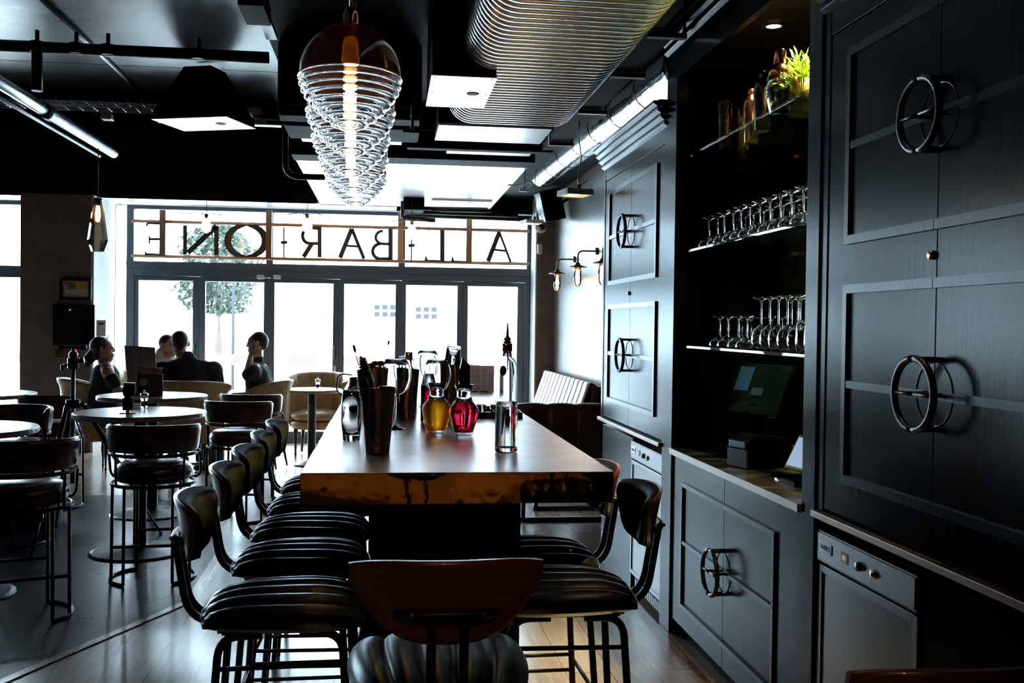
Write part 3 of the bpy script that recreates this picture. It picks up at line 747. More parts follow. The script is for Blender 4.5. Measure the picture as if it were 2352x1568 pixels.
# cable trays high up across the room in front of the soffit
for (y, z, lab) in ((7.75, 3.19, 'upper wire cable tray crossing in front of the dark soffit'), (7.55, 3.12, 'lower wire cable tray crossing in front of the dark soffit')):
    t = thing('wire_tray', lab, 'cable tray', (0, 0, 0)); mb = MB()
    for q in range(4): mb.tube([(-7.9, y-.12+q*.06, z), (-.95, y-.12+q*.06, z)], .004, 5)
    for q in range(70): x = -7.9+q*.1; mb.tube([(x, y-.13, z+.03), (x, y-.12, z), (x, y+.06, z), (x, y+.07, z+.03)], .0025, 4)
    mb.build('tray', 'steel', t)
    mb = MB()
    for x in (-6.5, -4.5, -2.9, -1.2): mb.tube([(x, y-.05, z-.01), (x, y-.05, CZ)], .006, 6)
    mb.build('hanger', 'blackmetal', t)
for i, (px, py, wd, lab) in enumerate(((246, 303, .08, 'small white junction box left of the row on the dark soffit'), (370, 314, .06, 'tiny pink-white junction box on the dark soffit'), (600, 318, .30, 'long white emergency light box on the dark soffit'), (530, 315, .07, 'small grey junction box on the dark soffit'))):
    p = W(px, py, Y=7.90)
    tag(bx('junction_box', 'white', p.x-wd/2, p.x+wd/2, 7.86, 7.949, max(p.z, 3.14)-.025, max(p.z, 3.14)+.025, None, bev=.006), lab, 'junction box')
p = W(411, 322, Y=7.9); tag(MB().ball((p.x, 7.915, 3.135), .07, 14, 8, (1, .5, .35)).build('smoke_detector', 'white'), 'white curved smoke detector on the dark soffit', 'smoke detector')
p = W(475, 314, Y=7.9); tag(MB().ball((p.x, 7.93, 3.14), .035, 10, 8, (1.3, .6, .8)).build('sounder', 'brass'), 'small yellow sounder on the dark soffit', 'sounder')
# pipe elbow below the air unit
a = W(655, 290, Y=7.3); b = W(655, 405, Y=7.3); c = W(752, 407, Y=7.3)
pipe('elbow_pipe', [(a.x, 7.3, CZ), b, c], .022, 'blackmetal', 'black pipe elbow left of the glass pendants', fil=.1)
pipe('ceiling_rail', [W(925, 300, Y=6.2), W(965, 302, Y=6.2)], .012, 'blackmetal', 'short black rail with clamps right of the pendants')
a = W(950, 60, Y=6.2)
pipe('drop_rod', [(a.x, 6.2, CZ), (a.x, 6.2, W(950, 300, Y=6.2).z)], .010, 'blackmetal', 'thin black drop rod right of the glass pendants')
# track with spot brackets, top of picture
t = thing('lighting_track', 'black lighting track hanging left of the large glass pendant', 'lighting track', (-.66, 4.6, 3.2))
mb = MB(); mb.box(-.03, .03, -1.3, 1.2, 0, .03); mb.tube([(0, -.6, .03), (0, -.6, CZ-3.2)], .008, 6); mb.tube([(0, 1.0, .03), (0, 1.0, CZ-3.2)], .008, 6); mb.build('track', 'blackmetal', t)
MB().box(-.06, .06, .3, .62, -.09, 0).build('driver_box', 'blackpaint', t); MB().cyl((0, .0, -.12), .05, .12, 16).build('spot_head', 'blackmetal', t)
# dark cable frame near the shop front on the right
t = thing('pipe_cluster', 'cluster of black pipes in front of the transom window, right of centre', 'pipes', (0, 0, 0))
for i, (p0, p1, Y) in enumerate((((925, 462), (925, 500), 12.2), ((925, 500), (1000, 506), 12.2), ((930, 486), (1190, 495), 12.4), ((930, 492), (1215, 503), 12.6), ((990, 481), (1130, 484), 12.1), ((940, 478), (1120, 481), 12.3))):
    MB().tube([W(*p0, Y=Y), W(*p1, Y=Y)], .026 if i != 3 else .035, 8).build('tube', 'blackmetal', t)
a = W(927, 460, Y=12.0)
tag(MB().box(a.x, a.x+.25, 12.0, 12.35, 2.97, 3.12).build('pipe_box', 'blackpaint', bev=.01), 'black box holding the ends of the pipe cluster near the transom', 'box')

# ------------------------------------------------ glass pendants
def pendant_proto():
    t = thing('glass_pendant', None, 'pendant light')
    R = .142
    # copper coloured dome, then clear ribbed bowl; origin at the bowl's lowest point
    H = .300
    dome = [(R*cos(radians(a)), .155+R*sin(radians(a))*1.02) for a in range(0, 82, 6)] + [(.018, .3005)]
    MB().lathe(dome, n=48).build('dome', 'smoke', t)
    ribs = []; n = 8; zs = 0
    outer = []
    for i in range(n):
        f0, f1 = i/n, (i+1)/n
        for k in range(8):
            f = f0+(f1-f0)*k/8
            base = R*(1-f**1.9*.80)
            base = R*(1-.78*f**2.1)
            outer.append((base+.010*abs(sin(pi*k/8))-.005, .155-f*.150))
    outer += [(.022, .002), (.0, 0)]
    inner = [(R*(1-.78*f**2.1)-.010, .157-f*.145) for f in [q/14 for q in range(14, -1, -1)]]
    inner = [(0, .006)] + inner
    MB().lathe(outer+inner+[outer[0]], n=56).build('ribbed_bowl', 'glass', t)
    MB().lathe([(.021, .295), (.021, .325), (.014, .345), (.006, .35), (0, .35)], n=20).build('cap', 'coppershine', t)
    MB().tube([(0, 0, .34), (0, 0, CZ-2.14)], .0045, 8).build('cable', 'brass', t)
    MB().lathe([(0, .020), (.012, .025), (.018, .045), (.019, .125), (.013, .150), (.010, .158), (0, .158)], n=16).build('bulb', 'bulb', t)
    MB().cyl((0, 0, .16), .015, .13, 16).build('lamp_holder', 'brass', t)
    return t
t = pendant_proto(); PEND = []
names = ['closest to the camera', 'second from the camera', 'third from the camera', 'fourth from the camera', 'farthest from the camera']
for i, y in enumerate((2.85, 3.29, 3.74, 4.22, 4.72)):
    p = W((803, 805, 806, 813, 819)[i], 300, Y=y)
    lab = 'ribbed glass pendant with copper dome over the high table, '+names[i]
    o = t if i == 0 else copy_tree(t)
    o.location = (p.x, y, 2.14); o['label'] = lab; o['group'] = 'ribbed glass pendants over the high table'
# faceted pendant on the left
p = W(225, 455, Y=8.3)
zt_ = p.z; zb_ = W(225, 578, Y=8.3).z; h = zt_-zb_
t = thing('faceted_pendant', 'tall faceted glass pendant with glowing bulb hanging by the concrete column', 'pendant light', (p.x, 8.3, zb_))
pr = [(.038, 0), (.048, .0), (.080, h*.22), (.034, h-.004), (.030, h)]
MB().lathe(pr+[(r-.006, z+.002) for r, z in pr[::-1]]+[pr[0]], n=8, smooth=False).build('shade', 'smokethin', t)
MB().lathe([(0, h*.55), (.014, h*.57), (.022, h*.68), (.016, h*.82), (.010, h*.88), (0, h*.88)], n=14).build('bulb', 'bulb', t)
MB().cyl((0, 0, h*.86), .026, h*.13, 14).build('lamp_holder', 'blackmetal', t)
MB().tube([(0, 0, h), (0, 0, CZ-zb_)], .004, 6).build('cable', 'rubber', t)
# bulbs with wire crowns near the transom
for i, (px, py, Y) in enumerate(((474, 497, 12.1), (706, 497, 12.1), (946, 512, 12.0))):
    p = W(px, py, Y=Y); lab = 'bare glowing bulb with a wire crown by the transom, '+('left', 'middle', 'right')[i]+' one'
    t = thing('wire_chandelier', lab, 'pendant light', (p.x, Y, p.z), 0, 'bare bulbs by the transom')
    MB().lathe([(0, -.20), (.05, -.17), (.062, -.12), (.045, -.06), (.02, -.02), (0, -.02)], n=16).build('bulb', 'bulbsoft', t)
    MB().cyl((0, 0, -.03), .022, .06, 14).build('lamp_holder', 'brass', t)
    MB().tube([(0, 0, .03), (0, 0, max(.05, 3.11-p.z))], .004, 6).build('cable', 'rubber', t)
    mb = MB(); mb.tube([(.30*cos(a*.524), .30*sin(a*.524), .0) for a in range(12)], .003, 5, closed=True)
    for k in range(8):
        a = k*pi/4; mb.tube([(.03*cos(a), .03*sin(a), .02), (.1*cos(a), .1*sin(a), .04), (.3*cos(a), .3*sin(a), 0)], .0028, 5)
        mb.tube([(.3*cos(a), .3*sin(a), 0), (.3*cos(a), .3*sin(a), -.06)], .0025, 4)
    mb.build('wire_crown', 'blackmetal', t)
# wall lanterns
for i, (px, py, Xa, lab) in enumerate(((1280, 628, 2.2, 'wall lantern nearest the shop-front, glowing under a round metal hood'), (1327, 613, 2.2, 'middle wall lantern, glowing under a round metal hood'), (1384, 604, 2.2, 'wall lantern half hidden behind the far tall cupboard'))):
    q = W(px, py, X=1.99)
    t = thing('wall_lantern', lab, 'wall lamp', (q.x, q.y, q.z), 0, None)
    MB().lathe([(.0, .05), (.018, .048), (.03, .02), (.10, 0), (.10, -.006), (.035, -.003), (.035, -.03), (0, -.03)], n=24).build('hood', 'lampmetal', t)
    MB().tube(fillet([(0, 0, .045), (0, 0, .17), (.19, 0, .17)], .08), .009, 8).build('arm', 'lampmetal', t)
    MB().lathe([(0, .185), (.035, .185), (.04, .205), (0, .205)], (0, 0, .17), 20, 'x').build('wall_plate', 'lampmetal', t)
    pr = [(.04, -.03), (.042, -.14), (.034, -.18), (.018, -.20), (0, -.205)]
    MB().lathe(pr, n=20).build('glass_cover', 'thin', t)
    MB().lathe([(0, -.15), (.014, -.14), (.018, -.10), (.012, -.04), (0, -.03)], n=14).build('bulb', 'bulb', t)
    light('lantern_light', 'POINT', (q.x, q.y, q.z-.10), 3.5, (1, .60, .30), .03)
# square downlights on flex
for (px, py, Y, lab, wd) in ((1321, 443, 7.0, 'square white downlight hanging on a cable in front of the foil duct', .20), (1222, 510, 10.8, 'small square downlight hanging near the top right of the transom', .2)):
    q = W(px, py, Y=Y); t = thing('square_downlight', lab, 'downlight', (q.x, q.y, q.z), radians(12))
    a = wd/2; mb = MB(); mb.box(-a, a, -a, -a*.75, -.02, .02); mb.box(-a, a, a*.75, a, -.02, .02); mb.box(-a, -a*.75, -a*.75, a*.75, -.02, .02); mb.box(a*.75, a, -a*.75, a*.75, -.02, .02)
    mb.box(-a*.76, a*.76, -a*.76, a*.76, .012, .02); mb.build('frame', 'white', t, bev=.003)
    MB().cyl((0, 0, -.008), a*.55, .018, 20).build('lens', 'bulbsoft', t)
    MB().cyl((.03, 0, .02), .014, .04, 12).build('lamp_holder', 'rubber', t)
    cz = CZ-q.z if Y < 8 else 3.33-q.z
    MB().tube([(.03, 0, .05), (.02, .0, .10), (.045, .0, .2*cz+.1), (.02, 0, .5*cz), (.04, 0, cz)], .0045, 6).build('cable', 'brass', t)
    MB().tube([(.03, 0, .05), (.10, 0, .10), (.12, 0, .05), (.11, 0, .0), (.08, 0, .015)], .003, 6).build('loose_wire', 'white', t)
# loop of white flex under the right ceiling
q = W(1200, 428, Y=9.5); t = thing('flex_loop', 'loop of white flex with connector hanging below the ceiling near the foil duct', 'cable', q)
MB().tube(fillet([(-.14, 0, .01), (-.05, 0, .01), (.03, 0, .05), (.10, 0, .04), (.09, 0, -.03), (.0, 0, -.04)], .05), .008, 8).build('flex', 'white', t)
bx('connector', 'white', -.03, .04, -.015, .015, -.05, -.02, t); MB().tube([(.02, 0, -.02), (.03, 0, CZ-q.z)], .005, 6).build('cable', 'rubber', t)
# speaker, camera dome, sensor
q = W(1268, 472, X=2.0)
t = thing('loudspeaker', 'black tilted wall loudspeaker under the end of the foil duct', 'loudspeaker', (q.x-.02, q.y, q.z), radians(20)); t.rotation_euler = (0, radians(-14), radians(12))
bx('cabinet', 'blackpaint', -.13, .13, -.11, .11, -.19, .19, t, bev=.012); bx('grille', 'steeldark', -.145, -.131, -.10, .10, -.18, .18, t, bev=.006)
MB().tube([(.12, 0, 0), (.24, 0, .03)], .02, 8).build('bracket', 'blackmetal', t)
q = W(1243, 522, Y=12.97)
t = thing('camera_dome', 'small white dome camera on the concrete corner', 'security camera', q); MB().lathe([(0, .03), (.075, .03), (.08, 0), (.05, -.03), (0, -.03)], n=20, axis='y').build('housing', 'white', t)
MB().ball((0, -.03, 0), .045, 14, 10).build('dome', 'blackgloss', t)
q = W(1240, 572, Y=12.98); tag(MB().box(q.x-.035, q.x+.035, 12.95, 12.998, q.z-.07, q.z+.07).build('motion_sensor', 'white', bev=.02), 'small white motion sensor on the concrete corner', 'sensor')

# ------------------------------------------------ things on the concrete column
CY = 12.54
def cp(px, py): return W(px, py, Y=CY-.02)
a, b = cp(137, 688), cp(210, 640)
t = thing('framed_certificate', 'black framed colourful certificate on the concrete column', 'picture', ((a.x+b.x)/2, CY, a.z)); hw = (b.x-a.x)/2; h = b.z-a.z
mb = MB(); mb.box(-hw, hw, -.03, -.002, 0, .03); mb.box(-hw, hw, -.03, -.002, h-.03, h); mb.box(-hw, -hw+.03, -.03, -.002, .03, h-.03); mb.box(hw-.03, hw, -.03, -.002, .03, h-.03); mb.build('frame', 'blackmetal', t)
bx('sheet', 'paper', -hw+.03, hw-.03, -.012, -.004, .03, h-.03, t)
bx('yellow_block', mat('printed yellow', (.5, .38, .04), rough=.5), .0, hw-.035, -.014, -.0121, h*.5, h-.035, t); bx('green_block', mat('printed green', (.08, .2, .08), rough=.5), -.1, -.001, -.014, -.0121, h*.5, h-.04, t)
bx('orange_block', mat('printed orange', (.5, .15, .05), rough=.5), -hw+.035, -.101, -.014, -.0121, h*.62, h-.04, t); bx('blue_block', mat('printed blue', (.05, .1, .3), rough=.5), -hw+.035, -.13, -.014, -.0121, h*.25, h*.6, t)
a, b = cp(122, 793), cp(219, 700)
t = thing('wall_screen', 'black glossy wall screen on the concrete column', 'screen', ((a.x+b.x)/2, CY, a.z)); hw = (b.x-a.x)/2; h = b.z-a.z
bx('housing', 'blackmetal', -hw, hw, -.05, -.002, 0, h, t, bev=.004); bx('display', 'blackgloss', -hw+.008, hw-.008, -.054, -.0505, .008, h-.008, t); MB().cyl((-.04, -.056, h*.87), .008, .004, 8, 'y').build('indicator', 'green_led', t)
a, b = cp(222, 772), cp(243, 735)
t = thing('thermostat', 'white thermostat box beside the black wall screen', 'thermostat', ((a.x+b.x)/2, CY, a.z)); bx('housing', 'white', -.055, .055, -.03, -.002, 0, b.z-a.z, t, bev=.004); bx('display', 'rubber', -.03, .03, -.032, -.0305, (b.z-a.z)*.72, (b.z-a.z)*.82, t)
a, b = cp(127, 822), cp(148, 802); t = thing('brass_switch_plate', 'square brass switch plate below the wall screen', 'switch', ((a.x+b.x)/2, CY, a.z)); bx('plate', 'brass', -.055, .055, -.015, -.002, 0, .11, t, bev=.003); MB().cyl((0, -.025, .055), .025, .01, 14, 'y').build('knob', 'brass', t)
a, b = cp(161, 820), cp(182, 801); t = thing('fire_call_point', 'red fire alarm call point below the wall screen', 'fire alarm', ((a.x+b.x)/2, CY, a.z)); bx('housing', 'red', -.052, .052, -.035, -.002, 0, .105, t, bev=.006); bx('window', 'white', -.025, .025, -.037, -.0355, .03, .075, t); MB().cyl((.02, -.040, .08), .008, .005, 8, 'y').build('indicator', 'red_led', t)
for i, px in enumerate((599, 637)):
    p = W(px, 636, Y=FY-.03); tag(MB().box(p.x-.05, p.x+.05, FY-.06, FY-.031, p.z-.03, p.z+.03).build('door_closer', 'white', bev=.012), 'small white closer box above the door leaves, %s of the pair' % ('left' if i == 0 else 'right'), 'door closer')
# ================================================================ HIGH TABLE
TZ = 1.124
TX0, TX1, TY0, TY1 = W(690, 1086, Z=TZ).x, W(1410, 1083, Z=TZ).x, (W(690, 1086, Z=TZ).y+W(1410, 1083, Z=TZ).y)/2, 5.95
t = thing('high_table', 'long high bar table with bronze top and polished copper edge, in front of the camera', 'table', ((TX0+TX1)/2, (TY0+TY1)/2, 0))
ox, oy = t.location.x, t.location.y; hx, hy = (TX1-TX0)/2, (TY1-TY0)/2
bx('table_top', 'tabletop', -hx+.002, hx-.002, -hy+.002, hy-.002, TZ-.03, TZ, t, bev=.0015)
mb = MB(); e = .012; z0 = TZ-.102
mb.box(-hx, hx, -hy-.0, -hy+e, z0, TZ-.0015); mb.box(-hx, hx, hy-e, hy, z0, TZ-.0015); mb.box(-hx, -hx+e, -hy+e, hy-e, z0, TZ-.0015); mb.box(hx-e, hx, -hy+e, hy-e, z0, TZ-.0015)
mb.build('edge_band', 'copper', t, bev=.0015)
mb = MB()
for x in (-hx+.075, hx-.075): mb.lathe([(0, -.005), (.007, -.005), (.010, 0), (0, 0)], (x, -hy, TZ-.052), 14, 'y')
mb.build('edge_screws', 'coppershine', t)
bx('pedestal', 'blackpaint', -.055-ox, .50-ox, 3.62-oy, 5.5-oy, .0, TZ-.103, t)
bx('underside', 'blackpaint', -hx+.013, hx-.013, -hy+.013, hy-.013, TZ-.095, TZ-.031, t)

# ------------------------------------------------ black bar stools (faces +X)
def black_stool():
    t = thing('bar_stool', None, 'bar stool')
    SZ = .80; a, b = .235, .215
    def top(u, v):
        u = u*2-1; v = v*2-1
        x = a*u*(1-.10*v*v); y = b*v*(1-.12*u*u)*(1+.10*u); return x, y, u, v
    def ft(u, v):
        x, y, uu, vv = top(u, v); e = max(0, (1-abs(uu)**3.6)*(1-vv**6))**.5
        ch = abs(sin(pi*2.5*(vv+1)))**.6*.020
        return Vector((x+.005, y, SZ-.026+e*(.028+.014*(1-vv*vv)+ch)-.006*uu*uu))
    def fb(u, v):
        x, y, uu, vv = top(u, v); e = max(0, (1-abs(uu)**3.6)*(1-vv**6))**.5
        return Vector((x+.005, y, SZ-.028-.024*e))
    MB().grid(ft, 18, 70).grid(fb, 18, 70).build('seat', 'blackleather', t)
    # back shell
    H = .185; z0 = .925
    def edge(s_, t_):      # s across -1..1, t height 0..1
        k = .112+.096*min(1, t_*1.35)**.7
        y = s_*k; z = z0+H*t_
        if t_ < .001: pass
        z += .02*abs(s_)**3*(1-t_)*1.0 - .008*abs(s_)**4*t_*2
        x = -.262-.035*t_+.062*(abs(y)/.205)**2.2
        return x, y, z
    def shell(off):
        return lambda u, v: (lambda q: Vector((q[0]+off(u*2-1, v), q[1], q[2])))(edge(u*2-1, v))
    def bulge(s_, t_): return .034*max(0, (1-abs(s_)**7))**.4*max(0, (1-abs(2*t_-1)**7))**.4
    MB().grid(shell(lambda s_, t_: .002), 26, 14).grid(shell(lambda s_, t_: .002+bulge(s_, t_)), 26, 14).build('back_pad', 'padleather', t)
    mb = MB().grid(shell(lambda s_, t_: .0015), 26, 10).grid(shell(lambda s_, t_: -.009), 26, 10)
    for s_ in (0, 1):
        mb.grid(lambda u, v: (lambda q: Vector((q[0]+.0015-.0105*v, q[1], q[2])))(edge(s_*2-1, u)), 10, 1, smooth=False)
        mb.grid(lambda u, v: (lambda q: Vector((q[0]+.0015-.0105*v, q[1], q[2])))(edge(u*2-1, s_)), 26, 1, smooth=False)
    mb.build('back_shell', 'veneer', t)
    for s_ in (-1, 1):
        mb = MB(); pts = fillet([(-.10, s_*.036, .742), (-.262, s_*.036, .752), (-.300, s_*.034, .985), (-.297, s_*.034, 1.0)], .085, 7)
        mb.tube(pts, .0105, 10).build('back_frame', 'blackmetal', t)
    mb = MB().tube(fillet([(-.262, -.105, .990), (-.296, -.075, .995), (-.302, 0, .997), (-.296, .075, .995), (-.262, .105, .990)], .03), .012, 8).build('back_bracket', 'blackmetal', t)
    for s_ in (-1, 1): MB().lathe([(0, -.006), (.005, -.005), (.006, 0)], (-.304, s_*.075, .998), 10, 'x').build('screw', 'brass', t)
    for sx in (-1, 1):
        for sy in (-1, 1):
            pts = fillet([(sx*.05, sy*.155, .742), (sx*.165, sy*.158, .742), (sx*.215, sy*.205, .012), (sx*.216, sy*.206, .006)], .07, 6)
            l = MB().tube(pts, .0115, 10).build('leg', 'blackmetal', t)
            MB().cyl((sx*.216, sy*.206, 0), .014, .008, 10).build('foot_cap', 'rubber', l)
    def lp(sx, sy, z): f = (.742-z)/.742; return Vector((sx*(.165+.05*f), sy*(.158+.047*f), z))
    for s_ in (-1, 1):
        for z in (.30, .36, .655): MB().tube([lp(-1, s_, z), lp(1, s_, z)], .0072, 8).build('stretcher', 'blackmetal', t)
        MB().tube([lp(s_, -1, .35), lp(s_, 1, .35)], .0075, 8).build('foot_rail', 'blackmetal', t)
    mb = MB()
    for s_ in (-1, 1): mb.tube([(-.16, s_*.14, .748), (.16, s_*.14, .748)], .008, 6)
    mb.box(-.17, .17, -.155, .155, .750, .757); mb.build('seat_plate', 'blackmetal', t)
    return t
bs = black_stool(); first = True
def place(o, x, y, rz, lab, group=None):
    global first
    if first:
        o.location = (x, y, 0); o.rotation_euler[2] = rz; o['label'] = lab; first = False
        if group: o['group'] = group
        return o
    return dup(o, (x, y, 0), rz, lab, group)
L = ['nearest stool of the left row, black ribbed seat with walnut-backed rest', 'second nearest black ribbed stool along the left side of the high table', 'third nearest black ribbed stool along the left side of the high table', 'fourth nearest black ribbed stool on the left side of the high table', 'farthest black ribbed stool on the left side of the high table']
for i, y in enumerate((2.92, 3.48, 3.98, 4.51, 5.06)):
    place(bs, -.285, y+.02, radians((3, 1, -2, 1, 0)[i]), L[i], 'black ribbed stools around the high table')
place(bs, .545, 3.03, pi-radians(2), 'nearest black ribbed stool on the right side of the high table', 'black ribbed stools around the high table')
place(bs, .525, 3.50, pi+radians(2), 'second black ribbed stool on the right side, beside the far fridge', 'black ribbed stools around the high table')
place(bs, .135, 2.36, pi/2, 'black stool at the near end of the high table showing its walnut back', 'black ribbed stools around the high table')
place(bs, .875, 1.64, pi/2+radians(4), 'black stool whose backrest top shows at the bottom right picture corner', 'black ribbed stools around the high table')

# ------------------------------------------------ red leather stools (face +Y)
def red_stool():
    t = thing('leather_stool', None, 'bar stool')
    pr = [(0, .610), (.20, .605), (.262, .615), (.285, .645), (.288, .675), (.275, .706), (.235, .727), (.15, .738), (0, .742)]
    MB().lathe(pr, n=40).build('seat', 'redleather', t)
    for z in (.607,): pass
    R = .305
    mb = MB()
    mb.tube([(R*cos(a*pi/20), R*sin(a*pi/20), .600) for a in range(40)], .011, 8, closed=True)
    mb.build('seat_ring', 'blackmetal', t)
    # band backrest: open to +Y
    a0, a1 = radians(170), radians(370)
    def band(u, v):
        a = a0+(a1-a0)*u; s_ = v*2*pi
        th, hh = .024, .085
        cx, cz = cos(s_), sin(s_)
        px = th*(abs(cx)**.6)*(1 if cx > 0 else -1); pz_ = hh*(abs(cz)**.45)*(1 if cz > 0 else -1)
        endk = min(1, .25+min(u, 1-u)*14)**.5
        rr = R+.010+px*endk+.02*(pz_/hh)*.5
        return Vector((rr*cos(a), rr*sin(a)*.96, .888+pz_*endk-.012*(abs(u-.5)*2)**2))
    mb = MB().grid(band, 44, 20)
    for u in (0, 1): mb.add([band(u, k/20) for k in range(20)], [tuple(range(20))], False)
    mb.build('backrest', 'redleather', t)
    mb = MB()
    for z in (.953,):
        mb.tube([((R+.040)*cos(a0+(a1-a0)*(.03+.94*i/40)), (R+.040)*sin(a0+(a1-a0)*(.03+.94*i/40))*.96, z-.012*(abs(i/40-.5)*2)**2) for i in range(41)], .0035, 5)
    mb.build('piping', 'redleather', t)
    MB().tube([((R+.012)*cos(radians(175+190*i/30)), (R+.012)*sin(radians(175+190*i/30))*.97, .785) for i in range(31)], .011, 8).build('back_rail', 'blackmetal', t)
    for s_ in (-1, 1):
        mb = MB(); mb.tube(fillet([(s_*.20, .225, .600), (s_*.335, .12, .62), (s_*.335, .03, .80), (s_*.31, -.05, .786)], .06), .010, 8)
        mb.build('arm_frame', 'blackmetal', t); MB().tube([(s_*.24, -.19, .60), (s_*.245, -.195, .785)], .010, 8).build('back_support', 'blackmetal', t)
    ang = (58, 122, 236, 304, 205, 335)
    for a in ang:
        x, y = R*cos(radians(a)), R*sin(radians(a)); MB().tube([(x, y, .60), (x*1.02, y*1.02, .011)], .012, 8).build('leg', 'blackmetal', t)
    mb = MB()
    def arcp(d0, d1, z, r=R*1.02): return [(r*cos(radians(d0+(d1-d0)*i/12)), r*sin(radians(d0+(d1-d0)*i/12)), z) for i in range(13)]
    MB().tube(arcp(122, 236, .011), .011, 8).build('floor_runner', 'blackmetal', t); MB().tube(arcp(58, -56, .011), .011, 8).build('floor_runner', 'blackmetal', t)
    MB().tube([(R*cos(radians(205)), R*sin(radians(205)), .22), (R*cos(radians(335)), R*sin(radians(335)), .22)], .010, 8).build('foot_rail', 'blackmetal', t)
    MB().tube([(R*cos(radians(58)), R*sin(radians(58)), .26), (R*cos(radians(122)), R*sin(radians(122)), .26)], .010, 8).build('foot_rail', 'blackmetal', t)
    return t
rs = red_stool(); first = True; rs.scale = (.81, .81, 1)
G = 'oxblood leather stools by the round tables'
RSC = 1.0
SP = lambda px, py, z=.735: W(px, py, Z=z)
def ps(q, rz, lab, G): place(rs, q.x, q.y, rz, lab, G)
ps(SP(52, 1102), radians(20), 'oxblood leather stool cut by the left picture edge, nearest the camera', G)
ps(SP(354, 1056), radians(4), 'oxblood leather stool with its back to us in front of the round table', G)
ps(SP(549, 984), radians(-12), 'oxblood leather stool right of the round tables, behind the black stools', G)
ps(SP(577, 963), radians(-8), 'oxblood leather stool farthest back, partly hidden behind a matching one', G)
ps(SP(118, 966), radians(-38), 'oxblood leather stool left of the tripod', G)
ps(SP(25, 1010), radians(170), 'oxblood leather stool seat at the left edge, behind the near round table', G)

# ------------------------------------------------ round tables
def round_table(name, label, x, y, z, r, base_r, m_top='tablewood', pole=.045, group=None):
    t = thing(name, label, 'table', (x, y, 0), 0, group)
    MB().lathe([(0, z-.034), (r-.006, z-.034), (r, z-.028), (r, z-.006), (r-.005, z), (0, z)], n=64, smooth=False).build('table_top', m_top, t)
    MB().lathe([(pole, .02), (pole, z-.05), (pole*2.4, z-.045), (pole*2.4, z-.034)], n=24).build('pole', 'blackmetal', t)
    MB().lathe([(0, 0), (base_r, 0), (base_r, .010), (base_r*.9, .018), (pole*1.6, .045), (pole, .06), (0, .06)], n=48).build('base', 'blackmetal', t)
    MB().lathe([(r*.35, z-.05), (r*.5, z-.05), (r*.5, z-.035), (r*.35, z-.035)], n=4, smooth=False).build('fixing_plate', 'blackmetal', t)
    return t
RT1 = W(323, 945, Z=.965)
round_table('round_table', 'round high table with a pepper mill and camera flash on top', W(323, 945, Z=.972).x, W(323, 945, Z=.972).y, .972, .436, .33)
round_table('round_table', 'round high table holding the menu, behind the one with the flash', W(351, 907, Z=.985).x, W(351, 907, Z=.985).y, .985, .436, .33)
round_table('round_table', 'round table top cut by the left picture edge, nearer of two', W(82, 982, Z=.972).x-.45, W(82, 982, Z=.972).y, .972, .45, .33)
round_table('round_table', 'round table top cut by the left picture edge, farther of two', W(80, 903, Z=.975).x-.45, W(80, 903, Z=.975).y, .975, .45, .33)
q = W(717, 893, Y=11.4)
round_table('round_table', 'small low round table beside the tufted tan chair near the doors', q.x, 11.4, q.z, .335, .20)
# cylindrical plinth behind near left stool
t = thing('drum_plinth', 'dark cylindrical drum standing behind the near left stool', 'drum', (W(104, 1225, Z=0).x-.36, W(104, 1225, Z=0).y+.35, 0))
MB().cyl((0, 0, 0), .36, .62, 48).build('drum', 'framegrey', t)
# ------------------------------------------------ tan tub chairs (face +Y)
def tub_chair():
    t = thing('tub_chair', None, 'armchair')
    def seat(u, v):
        a = 2*pi*u; th = v*pi; r = .30*sin(th)**.5 if sin(th) > 0 else 0
        return Vector((r*cos(a), r*sin(a)*1.0+.02, .49-.07*cos(th)+.012*sin(th)*cos(8*a)*0))
    MB().grid(seat, 36, 14, closed_u=True).build('seat', 'tanleather', t)
    MB().lathe([(0, .34), (.29, .34), (.31, .40), (.30, .43), (0, .43)], n=36).build('seat_base', 'tanleather', t)
    def back(u, v):
        a = radians(160)+radians(220)*u; s_ = v*2*pi
        k = abs(u-.5)*2; topz = 1.0-.10*k**2.5; botz = .36; hh = (topz-botz)/2; cz = (topz+botz)/2
        cx, sz = cos(s_), sin(s_); th = .035
        px = th*(abs(cx)**.7)*(1 if cx > 0 else -1); pz_ = hh*(abs(sz)**.4)*(1 if sz > 0 else -1)
        zz = (pz_/hh+1)/2
        roll = .045*max(0, (zz-.80)/.2)**1.5
        tuft = -.020*abs(sin(pi*8*u))**.4+.02 if cx < 0 else 0
        r = .295+.045*zz+px*(1+.9*max(0, (zz-.85)/.15)) + roll + tuft*(1 if zz < .93 else .3)
        return Vector((r*cos(a), r*sin(a), cz+pz_))
    mb = MB().grid(back, 96, 28)
    for u in (0, 1): mb.add([back(u, k/28) for k in range(28)], [tuple(range(28))], False)
    mb.build('backrest', 'tanleather', t)
    for sx in (-1, 1):
        for sy in (-1, 1):
            x, y = sx*.20, sy*.20
            l = MB()
            if sy > 0: l.lathe([(.026, .34), (.030, .30), (.020, .28), (.026, .25), (.026, .20), (.016, .16), (.012, .06), (.018, .05), (.013, .03)], (x, y, 0), 12)
            else: l.tube([(x, y, .34), (x*1.05, y*1.1, .18), (x*1.15, y*1.3, .02)], [.026, .022, .015], 8)
            l = l.build('leg', 'darkwood', t)
            if sy > 0: MB().cyl((x, y, 0), .014, .03, 10).build('castor', 'brass', l)
    return t
tc = tub_chair(); first = True; G = 'tan leather tub chairs near the doors'
q = W(733, 1010, Y=12.1)
place(tc, -1.02+.2, 12.15, radians(172), 'tan tufted tub chair facing us beside the small low table', G)
